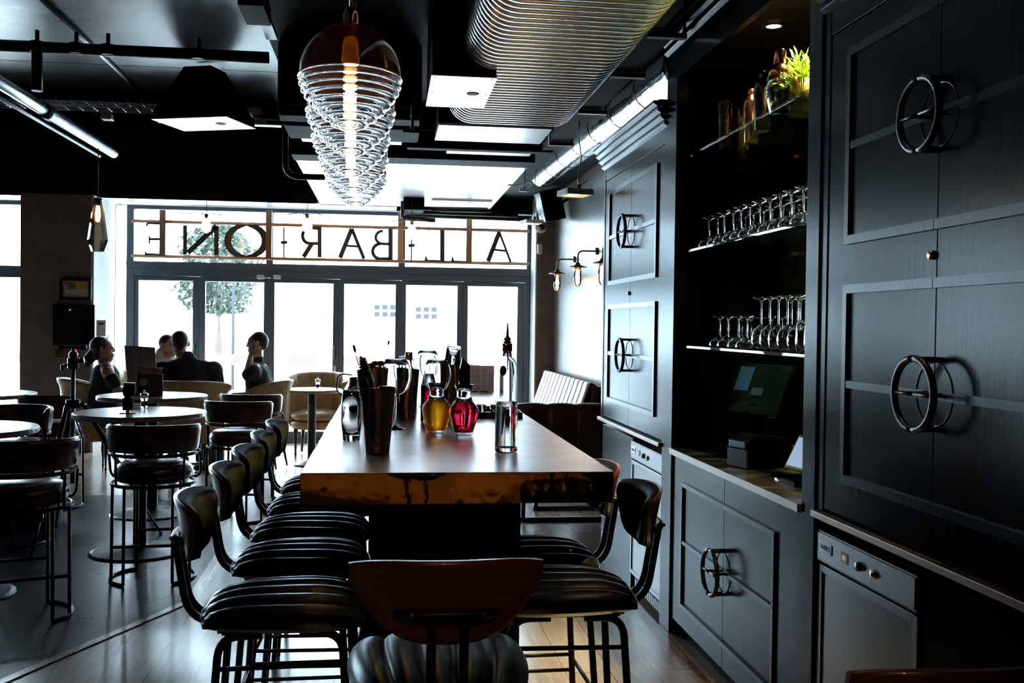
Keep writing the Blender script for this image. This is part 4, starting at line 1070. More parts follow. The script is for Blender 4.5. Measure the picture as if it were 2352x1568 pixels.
c1 = place(tc, W(611, 880, Y=11.1).x, 11.1, radians(75), 'tan tub chair of the man holding his hand to his face', G)
c3 = place(tc, W(432, 880, Y=10.7).x, 10.7, radians(0), 'tan tub chair under the large man in dark clothes', G); c3.scale = (1.08, 1, 1)
c2 = place(tc, W(205, 870, Y=10.9).x, 10.9, radians(-70), 'tan tub chair of the woman by the concrete column', G)
place(tc, W(360, 870, Y=12.6).x-.12, 12.55, radians(185), 'tan tub chair of the man in the white shirt, hidden behind the others', G)
c1.scale = (.72, .72, .98); c2.scale = (.76, .76, 1)
t = thing('low_table', 'low dark table between the seated people', 'table', (-2.1, 11.65, 0)); MB().cyl((0, 0, .74), .28, .03, 32).build('table_top', 'tablewood', t); MB().cyl((0, 0, .02), .03, .72, 14).build('pole', 'blackmetal', t); MB().cyl((0, 0, 0), .2, .02, 28).build('base', 'blackmetal', t)

# ------------------------------------------------ banquettes at right
t = thing('wall_banquette', 'rose-pink channel-tufted banquette back along the right wall below the lanterns', 'banquette', (0, 0, 0))
def bq(u, v):   # along the wall, rolls backwards
    y = 10.05+2.9*u; s_ = v; zt_ = 1.02
    z = .55+(zt_-.55)*min(1, s_*1.25) if s_ < .8 else zt_-.05*((s_-.8)/.2)**2
    x = 1.93+.16*min(1, s_*1.25) + (0 if s_ < .8 else .09*(s_-.8)/.2)
    ch = .035*abs(sin(pi*12*u))**.5
    return Vector((x-ch*.9, y, z+(ch*.3 if s_ > .7 else 0)))
MB().grid(bq, 144, 18).build('backrest', 'pinkleather', t)
bx('back_frame', 'brownleather', 2.10, 2.19, 10.05, 12.95, .1, .98, t)
bx('seat', 'pinkleather', 1.45, 1.98, 10.05, 12.95, .42, .56, t, bev=.04); bx('plinth', 'blackpaint', 1.52, 2.1, 10.1, 12.9, 0, .42, t)
t = thing('booth_bench', 'dark brown channelled booth back on a square metal frame beside the far cupboard', 'banquette', (0, 0, 0))
xa, xb, yb = W(1190, 925, Y=8.0).x, 2.19, 8.0
def bb(u, v):
    x = xa+(xb-xa)*u; a = v*2*pi; hh = .30; zc = .655
    cx, sz = cos(a), sin(a); ch = .03*abs(sin(pi*4.6*u+.0))**.5
    return Vector((x, yb+.07+(.05+ch)*(abs(cx)**.6)*(1 if cx > 0 else -1), zc+hh*(abs(sz)**.4)*(1 if sz > 0 else -1)+(ch*.5 if sz > .5 else 0)))
mb = MB().grid(bb, 110, 28)
for u in (0, 1): mb.add([bb(u, k/28) for k in range(28)], [tuple(range(28))], False)
mb.build('backrest', 'brownleather', t)
bx('seat', 'brownleather', xa, xb, yb+.13, yb+.62, .40, .54, t, bev=.03)
mb = MB()
for (y, x0_) in ((yb+.02, xa+.04), (yb+.52, xa+.22)):
    mb.box(x0_, x0_+.035, y, y+.035, 0, .38); mb.box(xb-.05, xb-.015, y, y+.035, 0, .38); mb.box(x0_, xb-.015, y, y+.035, 0.0, .035); mb.box(x0_, xb-.015, y, y+.035, .345, .38)
mb.build('base_frame', 'steeldark', t)
# far rectangular table with menus
q0, q1 = W(1088, 932, Z=.80), W(1200, 888, Z=.80)
t = thing('dining_table', 'pale-topped rectangular table beyond the end of the high table', 'table', (q0.x, q0.y, 0))
wy = min(q1.y-q0.y, 2.3)
bx('table_top', 'tablewood', -.12, .50, 0, wy, .765, .80, t, bev=.004)
for y in (.4, wy-.4):
    MB().cyl((.2, y, .015), .03, .75, 14).build('pole', 'blackmetal', t); MB().cyl((.2, y, 0), .22, .015, 30).build('base', 'blackmetal', t)
MT = .80
for (px, py0, py1, wpx, lab, rz) in ((1085, 822, 884, 34, 'grey printed menu card standing on the far rectangular table, left one', 6), (1112, 828, 889, 46, 'grey printed menu card standing on the far rectangular table, right one', -6)):
    q = W(px, 889 if px > 1100 else 884, Y=q0.y+wy-.25); ww = wpx/2287*q.y/2; hh = (q.z-0)*0+ (py1-py0)/2287*q.y
    t = thing('menu_card', lab, 'menu', (q.x, q.y, MT), radians(rz)); bx('card', 'paper', -ww, ww, -.006, 0, .0, hh, t)
    mb = MB()
    for k in range(3):
        for r_ in range(9):
            if random.random() < .85: mb.box(-ww+.02+k*ww*.62, -ww+.02+k*ww*.62+ww*.48, -.0075, -.0061, hh*(.12+r_*.085), hh*(.12+r_*.085)+.008)
    mb.build('printed_lines', 'ink', t)
    bx('stand', 'blackmetal', -.05, .05, -.03, .03, 0, .012, t)
for (px, py, lab) in ((1050, 930, 0), ): pass

# ------------------------------------------------ tripod
t = thing('tripod', 'camera tripod with ball head standing left of the round tables', 'tripod', (-2.23, 7.50, 0))
MB().tube([(0, 0, .42), (0, 0, 1.26)], .016, 12).build('centre_column', 'steel', t)
MB().cyl((0, 0, .965), .05, .06, 16).build('crown', 'blackmetal', t)
def on(l): return Vector(l)-Vector((-2.23, 7.50, 0))
for f in (W(73, 1277, Z=0), W(369, 1229, Z=0), W(129, 1212, Z=0)):
    p = on(f); d = p.normalized(); a = Vector((d.x*.075, d.y*.075, .985))
    m1 = a.lerp(p, .45); m2 = a.lerp(p, .75)
    l = MB().tube([a, m1], .018, 10).tube([m1, m2], .013, 10).tube([m2, p+Vector((0, 0, .02))], .009, 8).build('leg', 'blackmetal', t)
    MB().tube([m1-(p-a)*.02, m1+(p-a)*.03], .021, 10).build('leg_lock', 'blackgloss', l); MB().tube([m2-(p-a)*.02, m2+(p-a)*.03], .016, 10).build('leg_lock', 'blackgloss', l)
    MB().ball(p+Vector((0, 0, .014)), .014, 8, 6).build('foot', 'rubber', l)
    MB().tube([(d.x*.02, d.y*.02, .99), a], .016, 8).build('hinge', 'blackmetal', l)
mb = MB().cyl((0, 0, 1.25), .038, .075, 20).ball((0, 0, 1.345), .032, 16, 10).cyl((0, 0, 1.365), .012, .03, 10)
mb.build('ball_head', 'blackgloss', t)
mb = MB().box(-.075, .06, -.022, .022, 1.392, 1.412).cyl((.075, -.015, 1.385), .022, .035, 12).cyl((-.085, -.012, 1.39), .014, .03, 10).tube([(-.04, 0, 1.28), (-.075, 0, 1.262)], .012, 8).tube([(-.075, 0, 1.275), (-.075, 0, 1.235)], .013, 8).tube([(.03, 0, 1.3), (.075, 0, 1.31)], .018, 8)
mb.build('clamp', 'blackmetal', t)

# ------------------------------------------------ things on the round tables
RZ = .972
t = thing('camera_flash', 'black camera flash standing on the round table', 'camera flash', (W(293, 949, Z=RZ).x, W(293, 949, Z=RZ).y, RZ), radians(10))
bx('foot_stand', 'blackmetal', -.05, .055, -.035, .035, 0, .006, t, bev=.002)
MB().box(-.012, .012, -.012, .012, .006, .022).box(-.032, .034, -.024, .024, .022, .105).build('body', 'blackpaint', t, bev=.006)
MB().cyl((0, 0, .104), .022, .012, 16).build('swivel', 'blackgloss', t)
mb = MB().box(-.036, .038, -.028, .040, .115, .205, Matrix.Rotation(radians(3), 4, 'Y')); mb.build('head', 'blackpaint', t, bev=.010)
MB().box(-.030, .030, -.030, -.028, .13, .18).build('head_panel', 'blackgloss', t); MB().box(-.033, .035, -.02, .036, .205, .2075, Matrix.Rotation(radians(3), 4, 'Y')).build('diffuser', 'white', t)
def mill(x, y, z, label, k=1.0):
    t = thing('pepper_mill', label, 'pepper mill', (x, y, z)); t.scale = (k, k, k)
    MB().lathe([(0, 0), (.022, 0), (.026, .006), (.024, .02), (.024, .058), (.027, .064), (.027, .070), (.015, .076)], n=24).build('glass_body', 'glass', t)
    MB().lathe([(0, .018), (.019, .018), (.019, .052), (0, .054)], n=16).build('peppercorns', 'rubber', t)
    MB().lathe([(.014, .076), (.026, .082), (.030, .094), (.028, .104), (.012, .110), (0, .111)], n=24).build('head', 'chrome', t)
    MB().lathe([(.004, .110), (.004, .116), (.008, .120), (.006, .127), (0, .128)], n=14).build('knob', 'chrome', t)
q = W(349, 931, Z=RZ); mill(q.x, min(q.y, 7.40), RZ, 'small clear pepper mill on the round table beside the camera flash')
q = W(730, 882, Z=.845); mill(W(730, 885, Y=11.45).x, 11.45, W(717, 893, Y=11.4).z, 'small clear pepper mill on the low round table by the tan chair')
# menu cards on second round table
q = W(322, 903, Z=.985)
t = thing('menu_card', 'tall printed menu card standing on the round table behind the flash', 'menu', (q.x-.0, 8.55, .985), radians(-4))
A = W(285, 793, Y=8.55)-t.location; B = W(357, 797, Y=8.55)-t.location
lo = [(A.x+.04, 0), (B.x+.03, 0), (B.x, B.z), (A.x, A.z)]
MB().prism(lo, lambda p: Vector((p[0], -.004, p[1])), lambda p: Vector((p[0], .0, p[1]))).build('card', 'paper', t)
mb = MB(); wcard = B.x-A.x
for r_ in range(26):
    zz = .06+r_*.0125
    if r_ in (6, 7, 15, 16, 22): continue
    for k in range(3 if r_ > 7 else 4):
        s_ = wcard/(3.3 if r_ > 7 else 4.4); xx = A.x+.03*(1-zz/A.z)+.02+k*s_*1.02
        if random.random() < .9: mb.box(xx, xx+s_*.75*random.uniform(.6, 1), -.0052, -.0041, zz, zz+.0045)
mb.box(A.x+.11, B.x-.11, -.0052, -.0041, .385, .393); mb.build('printed_lines', 'ink', t)
bx('stand', 'blackmetal', A.x+.02, B.x+.05, -.02, .03, 0, .02, t)
t = thing('cocktail_leaflet', 'purple and tan cocktail leaflet leaning before the tall menu card', 'leaflet', (W(345, 903, Y=8.4).x, 8.4, .985), radians(5))
hw = .098; hh = .225
bx('sheet', mat('plum printed card', (.10, .015, .055), rough=.45), -hw, hw, -.004, 0, 0, hh*.80, t)
MB().prism([(-hw, hh*.80), (hw*.8, hh*.80), (hw, hh*1.02), (-hw, hh*1.02)], lambda p: Vector((p[0], -.004, p[1])), lambda p: Vector((p[0], 0, p[1]))).build('tan_top', 'tanleather', t)
MB().prism([(-hw*.5+.035*cos(a*.449), hh*.52+.035*sin(a*.449)) for a in range(14)], lambda p: Vector((p[0], -.0055, p[1])), lambda p: Vector((p[0], -.0041, p[1]))).build('printed_disc', 'paper', t)
MB().prism([(-.01, 0), (hw, 0), (hw, hh*.78), (.02, hh*.74)], lambda p: Vector((p[0], -.0055, p[1])), lambda p: Vector((p[0], -.0041, p[1]))).build('printed_patch', mat('crimson print', (.13, .01, .02), rough=.45), t)
# ================================================================ THINGS ON THE HIGH TABLE
def ht(px, py): return W(px, py, Z=TZ)
def tin(px, py, h, r0, r1, label, m_='bronze', cat='cocktail tin', parts=None):
    q = ht(px, py); t = thing('cocktail_tin', label, cat, (q.x, q.y+r0, TZ))
    MB().lathe([(0, 0), (r0-.002, 0), (r0, .003), (r1, h-.004), (r1+.0015, h-.002), (r1, h), (r1-.002, h-.002), (r0-.003, .006), (0, .006)], n=48).build('tin_body', m_, t)
    return t
def px_m(px, Y): return px/2287*Y
# near tin with bundle
q = ht(866, 1043)
t1 = tin(866, 1043, .243, .045, .066, 'bronze cocktail tin holding twine-wrapped bundles, nearest on the high table')
BX, BY = t1.location.x, t1.location.y
def bundle(label, p0, p1, r, tip=None):
    """herb-like bundle wound in dark wire"""
    P0, P1 = Vector(p0), Vector(p1); t = thing('wrapped_bundle', label, 'stirrer bundle', P0)
    d = P1-P0; L_ = d.length; dn = d.normalized(); u = dn.cross(Vector((0, 1, 0))).normalized(); w_ = dn.cross(u)
    pts = [d*f for f in [i/24 for i in range(25)]]; rr = [r*(.45+.75*sin(pi*min(1, .12+f*.86))**.8) for f in [i/24 for i in range(25)]]
    MB().tube(pts, rr, 12).build('core', 'darkwood', t)
    n = 340; hel = []; 
    for i in range(n):
        f = i/(n-1); k = r*(.45+.75*sin(pi*min(1, .12+f*.86))**.8)+.0022; a = f*2*pi*22
        hel.append(d*f+u*k*cos(a)+w_*k*sin(a))
    MB().tube(hel, .0020, 5).build('wire_winding', 'gunmetal', t)
    return t
b1 = W(850, 935, Y=BY-.02); 
bundle('twine-wrapped bundle leaning out of the nearest tin towards the left', (BX-.02, BY-.02, TZ+.12), W(826, 848, Y=BY-.01), .017)
q2 = W(840, 815, Y=BY+.06)
bundle('darker twine-wrapped bundle behind, with a red tip', (BX-.005, BY+.015, TZ+.12), W(832, 822, Y=BY+.05), .019)
for (p0, p1, lab) in (((845, 900), (828, 818), 'red-tipped swizzle stick in the nearest tin'), ((840, 900), (812, 792), 'tall red-tipped swizzle stick leaning left from the nearest tin')):
    Y = BY+.03; a = W(*p0, Y=BY+.01); a.z = TZ+.05; a.x = BX; b = W(*p1, Y=Y); t = thing('swizzle_stick', lab, 'swizzle stick', a)
    MB().tube([(0, 0, 0), (b-a)*.93], .0016, 6).build('stick', 'red', t); MB().tube([(b-a)*.92, (b-a)*.94, (b-a)], [.002, .0055, .0045], 8).build('tip', 'red', t)
# tumbler at left
q = ht(806, 1014)
t = thing('tall_tumbler', 'tall clear tumbler left of the nearest cocktail tin', 'glass', (q.x, q.y+.03, TZ)); k = px_m(1, q.y)
MB().lathe([(0, 0), (.030, 0), (.034, .004), (.042, .09), (.043, .14), (.036, .205), (.0345, .205), (.040, .14), (.038, .09), (.030, .028), (0, .026)], n=40).build('glass_body', 'glass', t)
# jar with gold lid behind
q = ht(815, 975)
t = thing('storage_jar', 'small jar with gold lid behind the tall tumbler', 'jar', (q.x, q.y+.45, TZ)); jz = .02
MB().lathe([(0, 0), (.055, 0), (.060, .01), (.060, .13), (.045, .16), (.042, .16), (.056, .13), (.056, .012), (0, .01)], n=32).build('glass_body', 'glass', t)
MB().lathe([(0, .012), (.054, .012), (.054, .10), (0, .11)], n=24).build('contents', 'amber', t)
MB().lathe([(.046, .158), (.048, .162), (.048, .19), (.040, .20), (0, .20)], n=28).build('lid', 'brass', t)
MB().tube(fillet([(-.05, 0, .10), (-.11, 0, .12), (-.10, 0, .22), (-.03, 0, .21)], .04), .004, 6).build('wire_clip', 'gunmetal', t)
q = ht(806, 960)
t = thing('garnish_pot', 'small dark garnish pot behind the gold-lidded jar', 'pot', (W(812, 900, Y=5.3).x, 5.3, TZ)); MB().lathe([(0, 0), (.04, 0), (.05, .10), (.047, .10), (.037, .005), (0, .005)], n=24).build('pot_body', 'gunmetal', t)
MB().ball((0, 0, .10), .045, 12, 8, (1, 1, .7)).build('garnish', 'leafdark', t)
# second tin with fruit behind
def tinxy(x, Y, h, r0, r1, label, m_='bronze'):
    t = thing('cocktail_tin', label, 'cocktail tin', (x, Y, TZ))
    MB().lathe([(0, 0), (r0-.002, 0), (r0, .003), (r1, h-.004), (r1+.0015, h-.002), (r1, h), (r1-.002, h-.002), (r0-.003, .006), (0, .006)], n=40).build('tin_body', m_, t)
    return t
Y = 4.55; x = W(860, 900, Y=Y).x; h = W(860, 845, Y=Y).z-TZ
tt = tinxy(x, Y, h, .045, .062, 'bronze tin filled with orange peel, behind the nearest tin')
mb = MB()
for i in range(9): a = i*2.4; mb.ball((.030*cos(a), .030*sin(a), h-.002+.012*(i % 3)), .020, 10, 7, (1, .8, .6))
tag(mb.build('orange_peel', 'peel', None, (x, Y, TZ)), 'heap of orange peel in the second bronze tin', 'orange peel', kind='stuff')
for (px, py, ll) in ((893, 783, 'pink swizzle stick standing up from the peel tin'), (898, 830, 'short red swizzle stick beside the pink one')):
    b = W(px, py, Y=Y+.05); a = Vector((x+.02, Y+.02, TZ+.1)); t = thing('swizzle_stick', ll, 'swizzle stick', a)
    MB().tube([(0, 0, 0), (b-a)*.95], .0018, 6).build('stick', 'red', t); MB().tube([(b-a)*.94, (b-a)], [.003, .006], 8).build('tip', 'red', t)
# small square garnish box
q = W(890, 835, Y=5.2); t = thing('garnish_tray', 'dark garnish tray with orange slices behind the balloon glass', 'tray', (q.x, 5.2, TZ))
bx('tray', 'gunmetal', -.09, .09, -.06, .06, 0, .10, t, bev=.004); MB().ball((0, 0, .10), .08, 14, 8, (1, .7, .5)).build('orange_slices', mat('orange slices', (.75, .16, .02), rough=.4), t)
# balloon glasses
def balloon(px, py, label, k=1.0, m_='thin', Y=None):
    q = ht(px, py) if Y is None else Vector((W(px, py, Y=Y).x, Y, TZ))
    t = thing('balloon_glass', label, 'gin glass', (q.x, q.y+.03*(Y is None), TZ)); t.scale = (k, k, k)
    BW = [(.0045, .125), (.02, .129), (.035, .138), (.047, .153), (.055, .175), (.058, .200), (.056, .220), (.051, .238), (.040, .258)]
    MB().lathe([(.0045, .125), (.02, .129), (.045, .150), (.056, .180), (.058, .205), (.052, .235), (.040, .258)], n=44) if 0 else MB().lathe(BW+[(max(r-.0034, .001), z+.0010) for r, z in BW[::-1]], n=44).build('bowl', 'glass', t)
    MB().lathe([(.0395, .2575), (.041, .259), (.0395, .260)], n=44).build('rim', 'glass', t)
    MB().lathe([(0, 0), (.040, 0), (.040, .0015), (.012, .006), (.0045, .014), (.004, .10), (.006, .122), (0, .128)], n=32).build('stem', 'glass', t)
    return t
balloon(908, 987, 'large balloon gin glass right of the nearest tin', 1.22)
balloon(1003, 975, 'large balloon gin glass behind the two carafes', 1.18)
balloon(925, 955, 'balloon gin glass behind the bottle with the copper cap', 1.15, Y=5.50)
balloon(980, 955, 'balloon gin glass farthest back on the high table', 1.25, Y=5.75)
# third tin with bottle behind
q = ht(936, 964); tin(936, 964, .25, .042, .058, 'bronze cocktail tin right of the large balloon glass')
q = ht(938, 940)
t = thing('spirit_bottle', 'clear bottle with copper cap behind the middle bronze tin', 'bottle', (W(938, 900, Y=5.25).x, 5.25, TZ)); h = W(938, 808, Y=5.25).z-TZ
MB().lathe([(0, 0), (.045, 0), (.047, .006), (.047, h*.62), (.040, h*.68), (.017, h*.78), (.0155, h*.90), (.013, h*.90), (.015, h*.78), (.036, h*.68), (.043, h*.62), (.043, .01), (0, .008)], n=36).build('glass_body', 'thin', t)
MB().lathe([(0, h*.88), (.020, h*.88), (.020, h), (0, h)], n=24).build('cap', 'coppershine', t)
# red soda bottle
Y = 4.85
t = thing('red_bottle', 'bottle of red drink behind the carafes', 'bottle', (W(984, 930, Y=Y).x, Y, TZ)); h = W(984, 858, Y=Y).z-TZ
MB().lathe([(0, 0), (.034, 0), (.038, .006), (.038, h*.75), (.03, h*.9), (.022, h), (0, h)], n=32).build('bottle_body', 'glass', t)
MB().lathe([(0, .012), (.0385, .012), (.0385, h*.76), (0, h*.77)], n=32).build('drink', 'redjuice', t)
# pint glass upside down on tin
Y = 5.0; x = W(1033, 900, Y=Y).x; h = W(1033, 836, Y=Y).z-TZ
tinxy(x, Y, h, .040, .049, 'tall bronze tin under the upturned pint glass')
t = thing('pint_glass', 'upturned clear pint glass stuck on the tall bronze tin', 'glass', (x+.004, Y, TZ+h-.03), 0); t.rotation_euler = (0, radians(7), 0); hh = W(1038, 792, Y=Y).z-TZ-h+.03
MB().lathe([(.044, 0), (.034, hh), (.0, hh), (0, hh-.012), (.031, hh-.012), (.041, 0), (.044, 0)], n=40).build('glass_body', 'glass', t)
# black paddle
Y = 5.2; q = W(1066, 840, Y=Y); t = thing('paddle_stand', 'flat black paddle-shaped board standing behind the upturned pint glass', 'board', (q.x, Y, TZ))
def pv(px, py): v = W(px, py, Y=Y); return (v.x-q.x, max(0.0, v.z-TZ))
MB().prism([pv(1055, 935), pv(1080, 935), pv(1079, 838), pv(1068, 827), pv(1064, 822), pv(1061, 822), pv(1058, 840), pv(1054, 850)], lambda p: Vector((p[0], -.006, p[1])), lambda p: Vector((p[0], .006, p[1]))).build('paddle', 'blackgloss', t); bx('foot', 'blackgloss', -.04, .04, -.03, .03, 0, .01, t)
# carafes
def carafe(px, py, label, m_, liq):
    q = ht(px, py); t = thing('glass_carafe', label, 'carafe', (q.x, q.y+.04, TZ)); t.scale = (1.28, 1.28, 1.10)
    out = [(.030, 0), (.033, .003), (.044, .055), (.0505, .090), (.049, .108), (.030, .138), (.0235, .155), (.024, .172), (.032, .200)]
    MB().lathe([(.0302, .137), (.0235, .155), (.024, .172), (.032, .200), (.0305, .200), (.0225, .172), (.022, .155), (.0284, .137), (.0302, .137)], n=48).build('neck', 'glass', t)
    MB().lathe([(0, .0)]+out[:6]+[(.0282, .137), (.0465, .107), (.048, .090), (.0415, .055), (.030, .014), (0, .012)], n=48).build('glass_body', 'thinsoft', t)
    MB().lathe([(0, .0125), (.0318, .0138), (.0432, .055), (.0497, .090), (.0482, .107), (liq, .137), (0, .137)], n=48).build('juice', m_, t)
    return t
carafe(1003, 997, 'round glass carafe of orange juice on the high table', 'orange', .0282)
carafe(1066, 1002, 'round glass carafe of red juice on the high table', 'redjuice', .0282)
# glass tray
Y = 4.7; q = ht(1118, 962); t = thing('steel_tray', 'low rectangular steel and glass tray right of the red carafe', 'tray', (q.x+.06, q.y+.25, TZ))
mb = MB().box(-.13, .13, -.2, .2, 0, .006).box(-.13, -.124, -.2, .2, .006, .03).box(.124, .13, -.2, .2, .006, .03).box(-.124, .124, -.2, -.194, .006, .03).box(-.124, .124, .194, .2, .006, .03); mb.build('tray', 'gunmetal', t)
mb = MB()
for i in range(3): mb.cyl((-.07+i*.07, -.05, .007), .028, .05, 20)
for i in range(3): g = copy_tree if False else None
t2 = t
for i in range(3):
    g = thing('shot_glass', 'small thick glass in the steel tray, %s' % ('left one', 'middle one', 'right one')[i], 'glass', (t.location.x-.078+i*.078, t.location.y-.1, TZ+.0065), 0, 'small glasses in the steel tray')
    MB().lathe([(0, 0), (.024, 0), (.030, .055), (.0275, .055), (.022, .012), (0, .010)], n=28).build('glass_body', 'glass', g)
# spirit bottle with pourer
q = ht(1165, 1040)
t = thing('spirit_bottle', 'tall clear spirit bottle with copper collar and steel pourer at the right of the table', 'bottle', (q.x, q.y+.04, TZ))
R = .043; H = W(1165, 830, Y=q.y+.04).z-TZ; hc = W(1165, 805, Y=q.y+.04).z-TZ; ht_ = W(1165, 790, Y=q.y+.04).z-TZ; hp = W(1167, 742, Y=q.y+.04).z-TZ
MB().lathe([(0, .004), (R*.9, 0), (R, .006), (R*.97, H*.5), (R*.87, H*.93), (R*.80, H), (.018, H+.018), (.0155, hc), (.013, hc), (.0145, H+.015), (R*.74, H-.002), (R*.82, H*.92), (R*.91, H*.5), (R*.92, .020), (0, .016)], n=56).build('glass_body', 'glass', t)
MB().lathe([(0, .0165), (R*.922, .0205), (R*.915, H*.50), (R*.895, H*.56), (0, H*.56)], n=56).build('spirit', 'water', t)
MB().lathe([(0, .0005), (R*.86, .0005), (R*.86, .004), (0, .0039)], n=40).build('pink_base', 'coppershine', t)
MB().lathe([(.017, hc-.004), (.0195, hc), (.0195, ht_), (.016, ht_+.004), (0, ht_+.004)], n=28).build('copper_collar', 'coppershine', t)
mb = MB().lathe([(.010, ht_+.003), (.016, ht_+.006), (.016, ht_+.010), (.010, ht_+.013), (.016, ht_+.016), (.012, ht_+.022), (.006, ht_+.030), (.0025, hp), (0, hp)], n=20); mb.build('pourer', 'gunmetal', t)
MB().tube([(0, 0, ht_), (.003, 0, H-.03)], .0025, 8).build('pourer_tube', 'gunmetal', t)
ll = W(1155, 851, Y=q.y)
mb = MB(); mb.grid(lambda u, v: Vector((-(R*.90+.0006)*sin(radians(28+ (u-.5)*38*sqrt(max(0, 1-(2*v-1)**2)))), -(R*.90+.0006)*cos(radians(28+(u-.5)*52*sqrt(max(0, 1-(2*v-1)**2)))), (ll.z-TZ)+(v-.5)*.040)), 10, 12)
mb.build('round_badge', mat('copper red badge', (.55, .16, .08), rough=.35), t)

# ================================================================ BAY: shelf contents
def at_shelf(px, py, Z, inset=.09): return W(px, py, Z=Z)
sz = SH[0][0]
def on_shelf(px, X, z): v = W(px, 600, X=X); return Vector((X, v.y, z))
p = on_shelf(1662, 1.66, sz); t = thing('mixing_tumbler', 'hammered copper tumbler at the far end of the top shelf', 'tumbler', p)
mb = MB().grid(lambda u, v: (lambda r: Vector((r*cos(2*pi*u), r*sin(2*pi*u), .235*v)))(.030+.010*v+.0012*sin(2*pi*u*20)*sin(v*60)), 80, 60, closed_u=True); mb.lathe([(0, .001), (.030, .001)], n=20); mb.build('tumbler_body', 'bronze', t)
p = on_shelf(1680, 1.70, sz); t = thing('mixing_tumbler', 'second hammered tumbler, touching the far copper one on the top shelf', 'tumbler', (p.x+.04, p.y-.03, sz))
MB().lathe([(0, .0), (.028, .0), (.040, .23), (.038, .23), (.026, .004), (0, .004)], n=40).build('tumbler_body', 'brass', t)
def shaker(px, X, h, r, label, body, cap, glassy=False):
    p = on_shelf(px, X, sz); t = thing('cocktail_shaker', label, 'cocktail shaker', p)
    if glassy: pr = [(0, 0), (r*.62, 0), (r*.66, .004), (r*.98, h*.28), (r, h*.40), (r*.88, h*.56), (r*.85, h*.565)]; c0 = h*.56
    else: pr = [(0, 0), (r*.82, 0), (r*.86, .004), (r, h*.62), (r*.98, h*.68)]; c0 = h*.68
    if glassy: pr = pr+[(r-.005 if i < 2 else max(0, a-.004), z+.003) for i, (a, z) in enumerate(pr[::-1])]
    MB().lathe(pr, n=40).build('body', body, t)
    k = .9 if glassy else 1.0
    MB().lathe([(r*.95*k, c0), (r*.96*k, c0+h*.06), (r*.80*k, c0+h*.14), (r*.45, c0+h*.20), (r*.42, c0+h*.22)], n=36).build('strainer_top', cap, t)
    MB().lathe([(r*.46, c0+h*.21), (r*.46, h*.975), (r*.36, h), (0, h)], n=28).build('cap', cap, t)
shaker(1720, 1.72, .26, .038, 'slim copper cocktail shaker third from the near end of the top shelf', 'coppershine', 'coppershine')
shaker(1746, 1.66, .265, .042, 'dark gunmetal cocktail shaker second from the near end of the top shelf', 'gunmetal', 'gunmetal')
shaker(1783, 1.60, .270, .056, 'glass cocktail shaker with copper top on the top shelf', 'thin', 'coppershine', True)
def plant(p, r, h, label, m_leaf, n, lr):
    t = thing('potted_plant', label, 'potted plant', p)
    MB().lathe([(0, 0), (r*.96, 0), (r, .006), (r, h), (r-.004, h), (r-.004, .01), (0, .008)], n=40).build('pot', 'potglass', t)
    MB().cyl((0, 0, h-.03), r-.006, .012, 24).build('soil', 'rubber', t)
    mb = MB(); rnd = random.Random(int(r*1000))
    for i in range(n):
        a = rnd.uniform(0, 2*pi); el = rnd.uniform(.15, 1.5); L0 = lr*rnd.uniform(.55, 1.0)
        base = Vector((rnd.uniform(-r, r)*.4, rnd.uniform(-r, r)*.4, h-.02)); d = Vector((cos(a)*cos(el), sin(a)*cos(el), sin(el)))
        tip = base+d*L0
        for q in range(9):
            b_ = base.lerp(tip, .35+.07*q); a2 = rnd.uniform(0, 2*pi); dd = (d+Vector((cos(a2), sin(a2), rnd.uniform(-.3, .6)))*.8).normalized(); e_ = b_+dd*rnd.uniform(.03, .055)
            s_ = dd.cross(d).normalized()*.0035; m2 = b_.lerp(e_, .5)
            mb.add([b_, m2+s_, e_, m2-s_], [(0, 1, 2, 3)], False)
        mb.tube([base, tip], .0018, 4)
    mb.build('leaves', m_leaf, t, clean=False)
plant(on_shelf(1838, 1.70, sz), .062, .14, 'bright green spiky plant in a brass pot at the near end of the top shelf', 'leaf', 42, .15)
plant(on_shelf(1700, 1.86, sz), .05, .11, 'dim green spiky plant at the back of the top shelf between tumbler and shaker', 'leafdark', 20, .10)
# stemware: upside-down glasses
def stem_glass(kind):
    t = thing({'coupe': 'coupe_glass', 'wine': 'wine_glass', 'tumbler': 'tumbler_glass'}[kind], None, 'glass')
    if kind == 'coupe':
        MB().lathe([(.050, 0), (.052, .010), (.046, .030), (.026, .048), (.004, .056), (.004, .053), (.025, .045), (.0445, .029), (.050, .010), (.048, 0), (.050, 0)], n=24).build('bowl', 'stemglass', t)
        MB().lathe([(.005, .055), (.0035, .065), (.0035, .125), (.008, .138), (.034, .146), (.034, .148), (0, .148)], n=20).build('stem', 'stemglass', t)
    elif kind == 'wine':
        MB().lathe([(.030, 0), (.040, .03), (.042, .055), (.034, .085), (.016, .103), (.004, .110), (.004, .107), (.015, .101), (.0325, .084), (.0402, .055), (.0382, .03), (.028, 0), (.030, 0)], n=24).build('bowl', 'stemglass', t)
        MB().lathe([(.005, .109), (.0035, .12), (.0035, .200), (.008, .214), (.036, .223), (.036, .225), (0, .225)], n=20).build('stem', 'stemglass', t)
    else:
        MB().lathe([(.036, 0), (.040, .04), (.038, .10), (.030, .125), (0, .128), (0, .116), (.028, .114), (.035, .09), (.037, .04), (.033, 0), (.036, 0)], n=28).build('body', 'stemglass', t)
    return t
M['stemglass'] = mat('bar glass', (1, 1, .98), rough=.02, trans=1, ior=1.5)
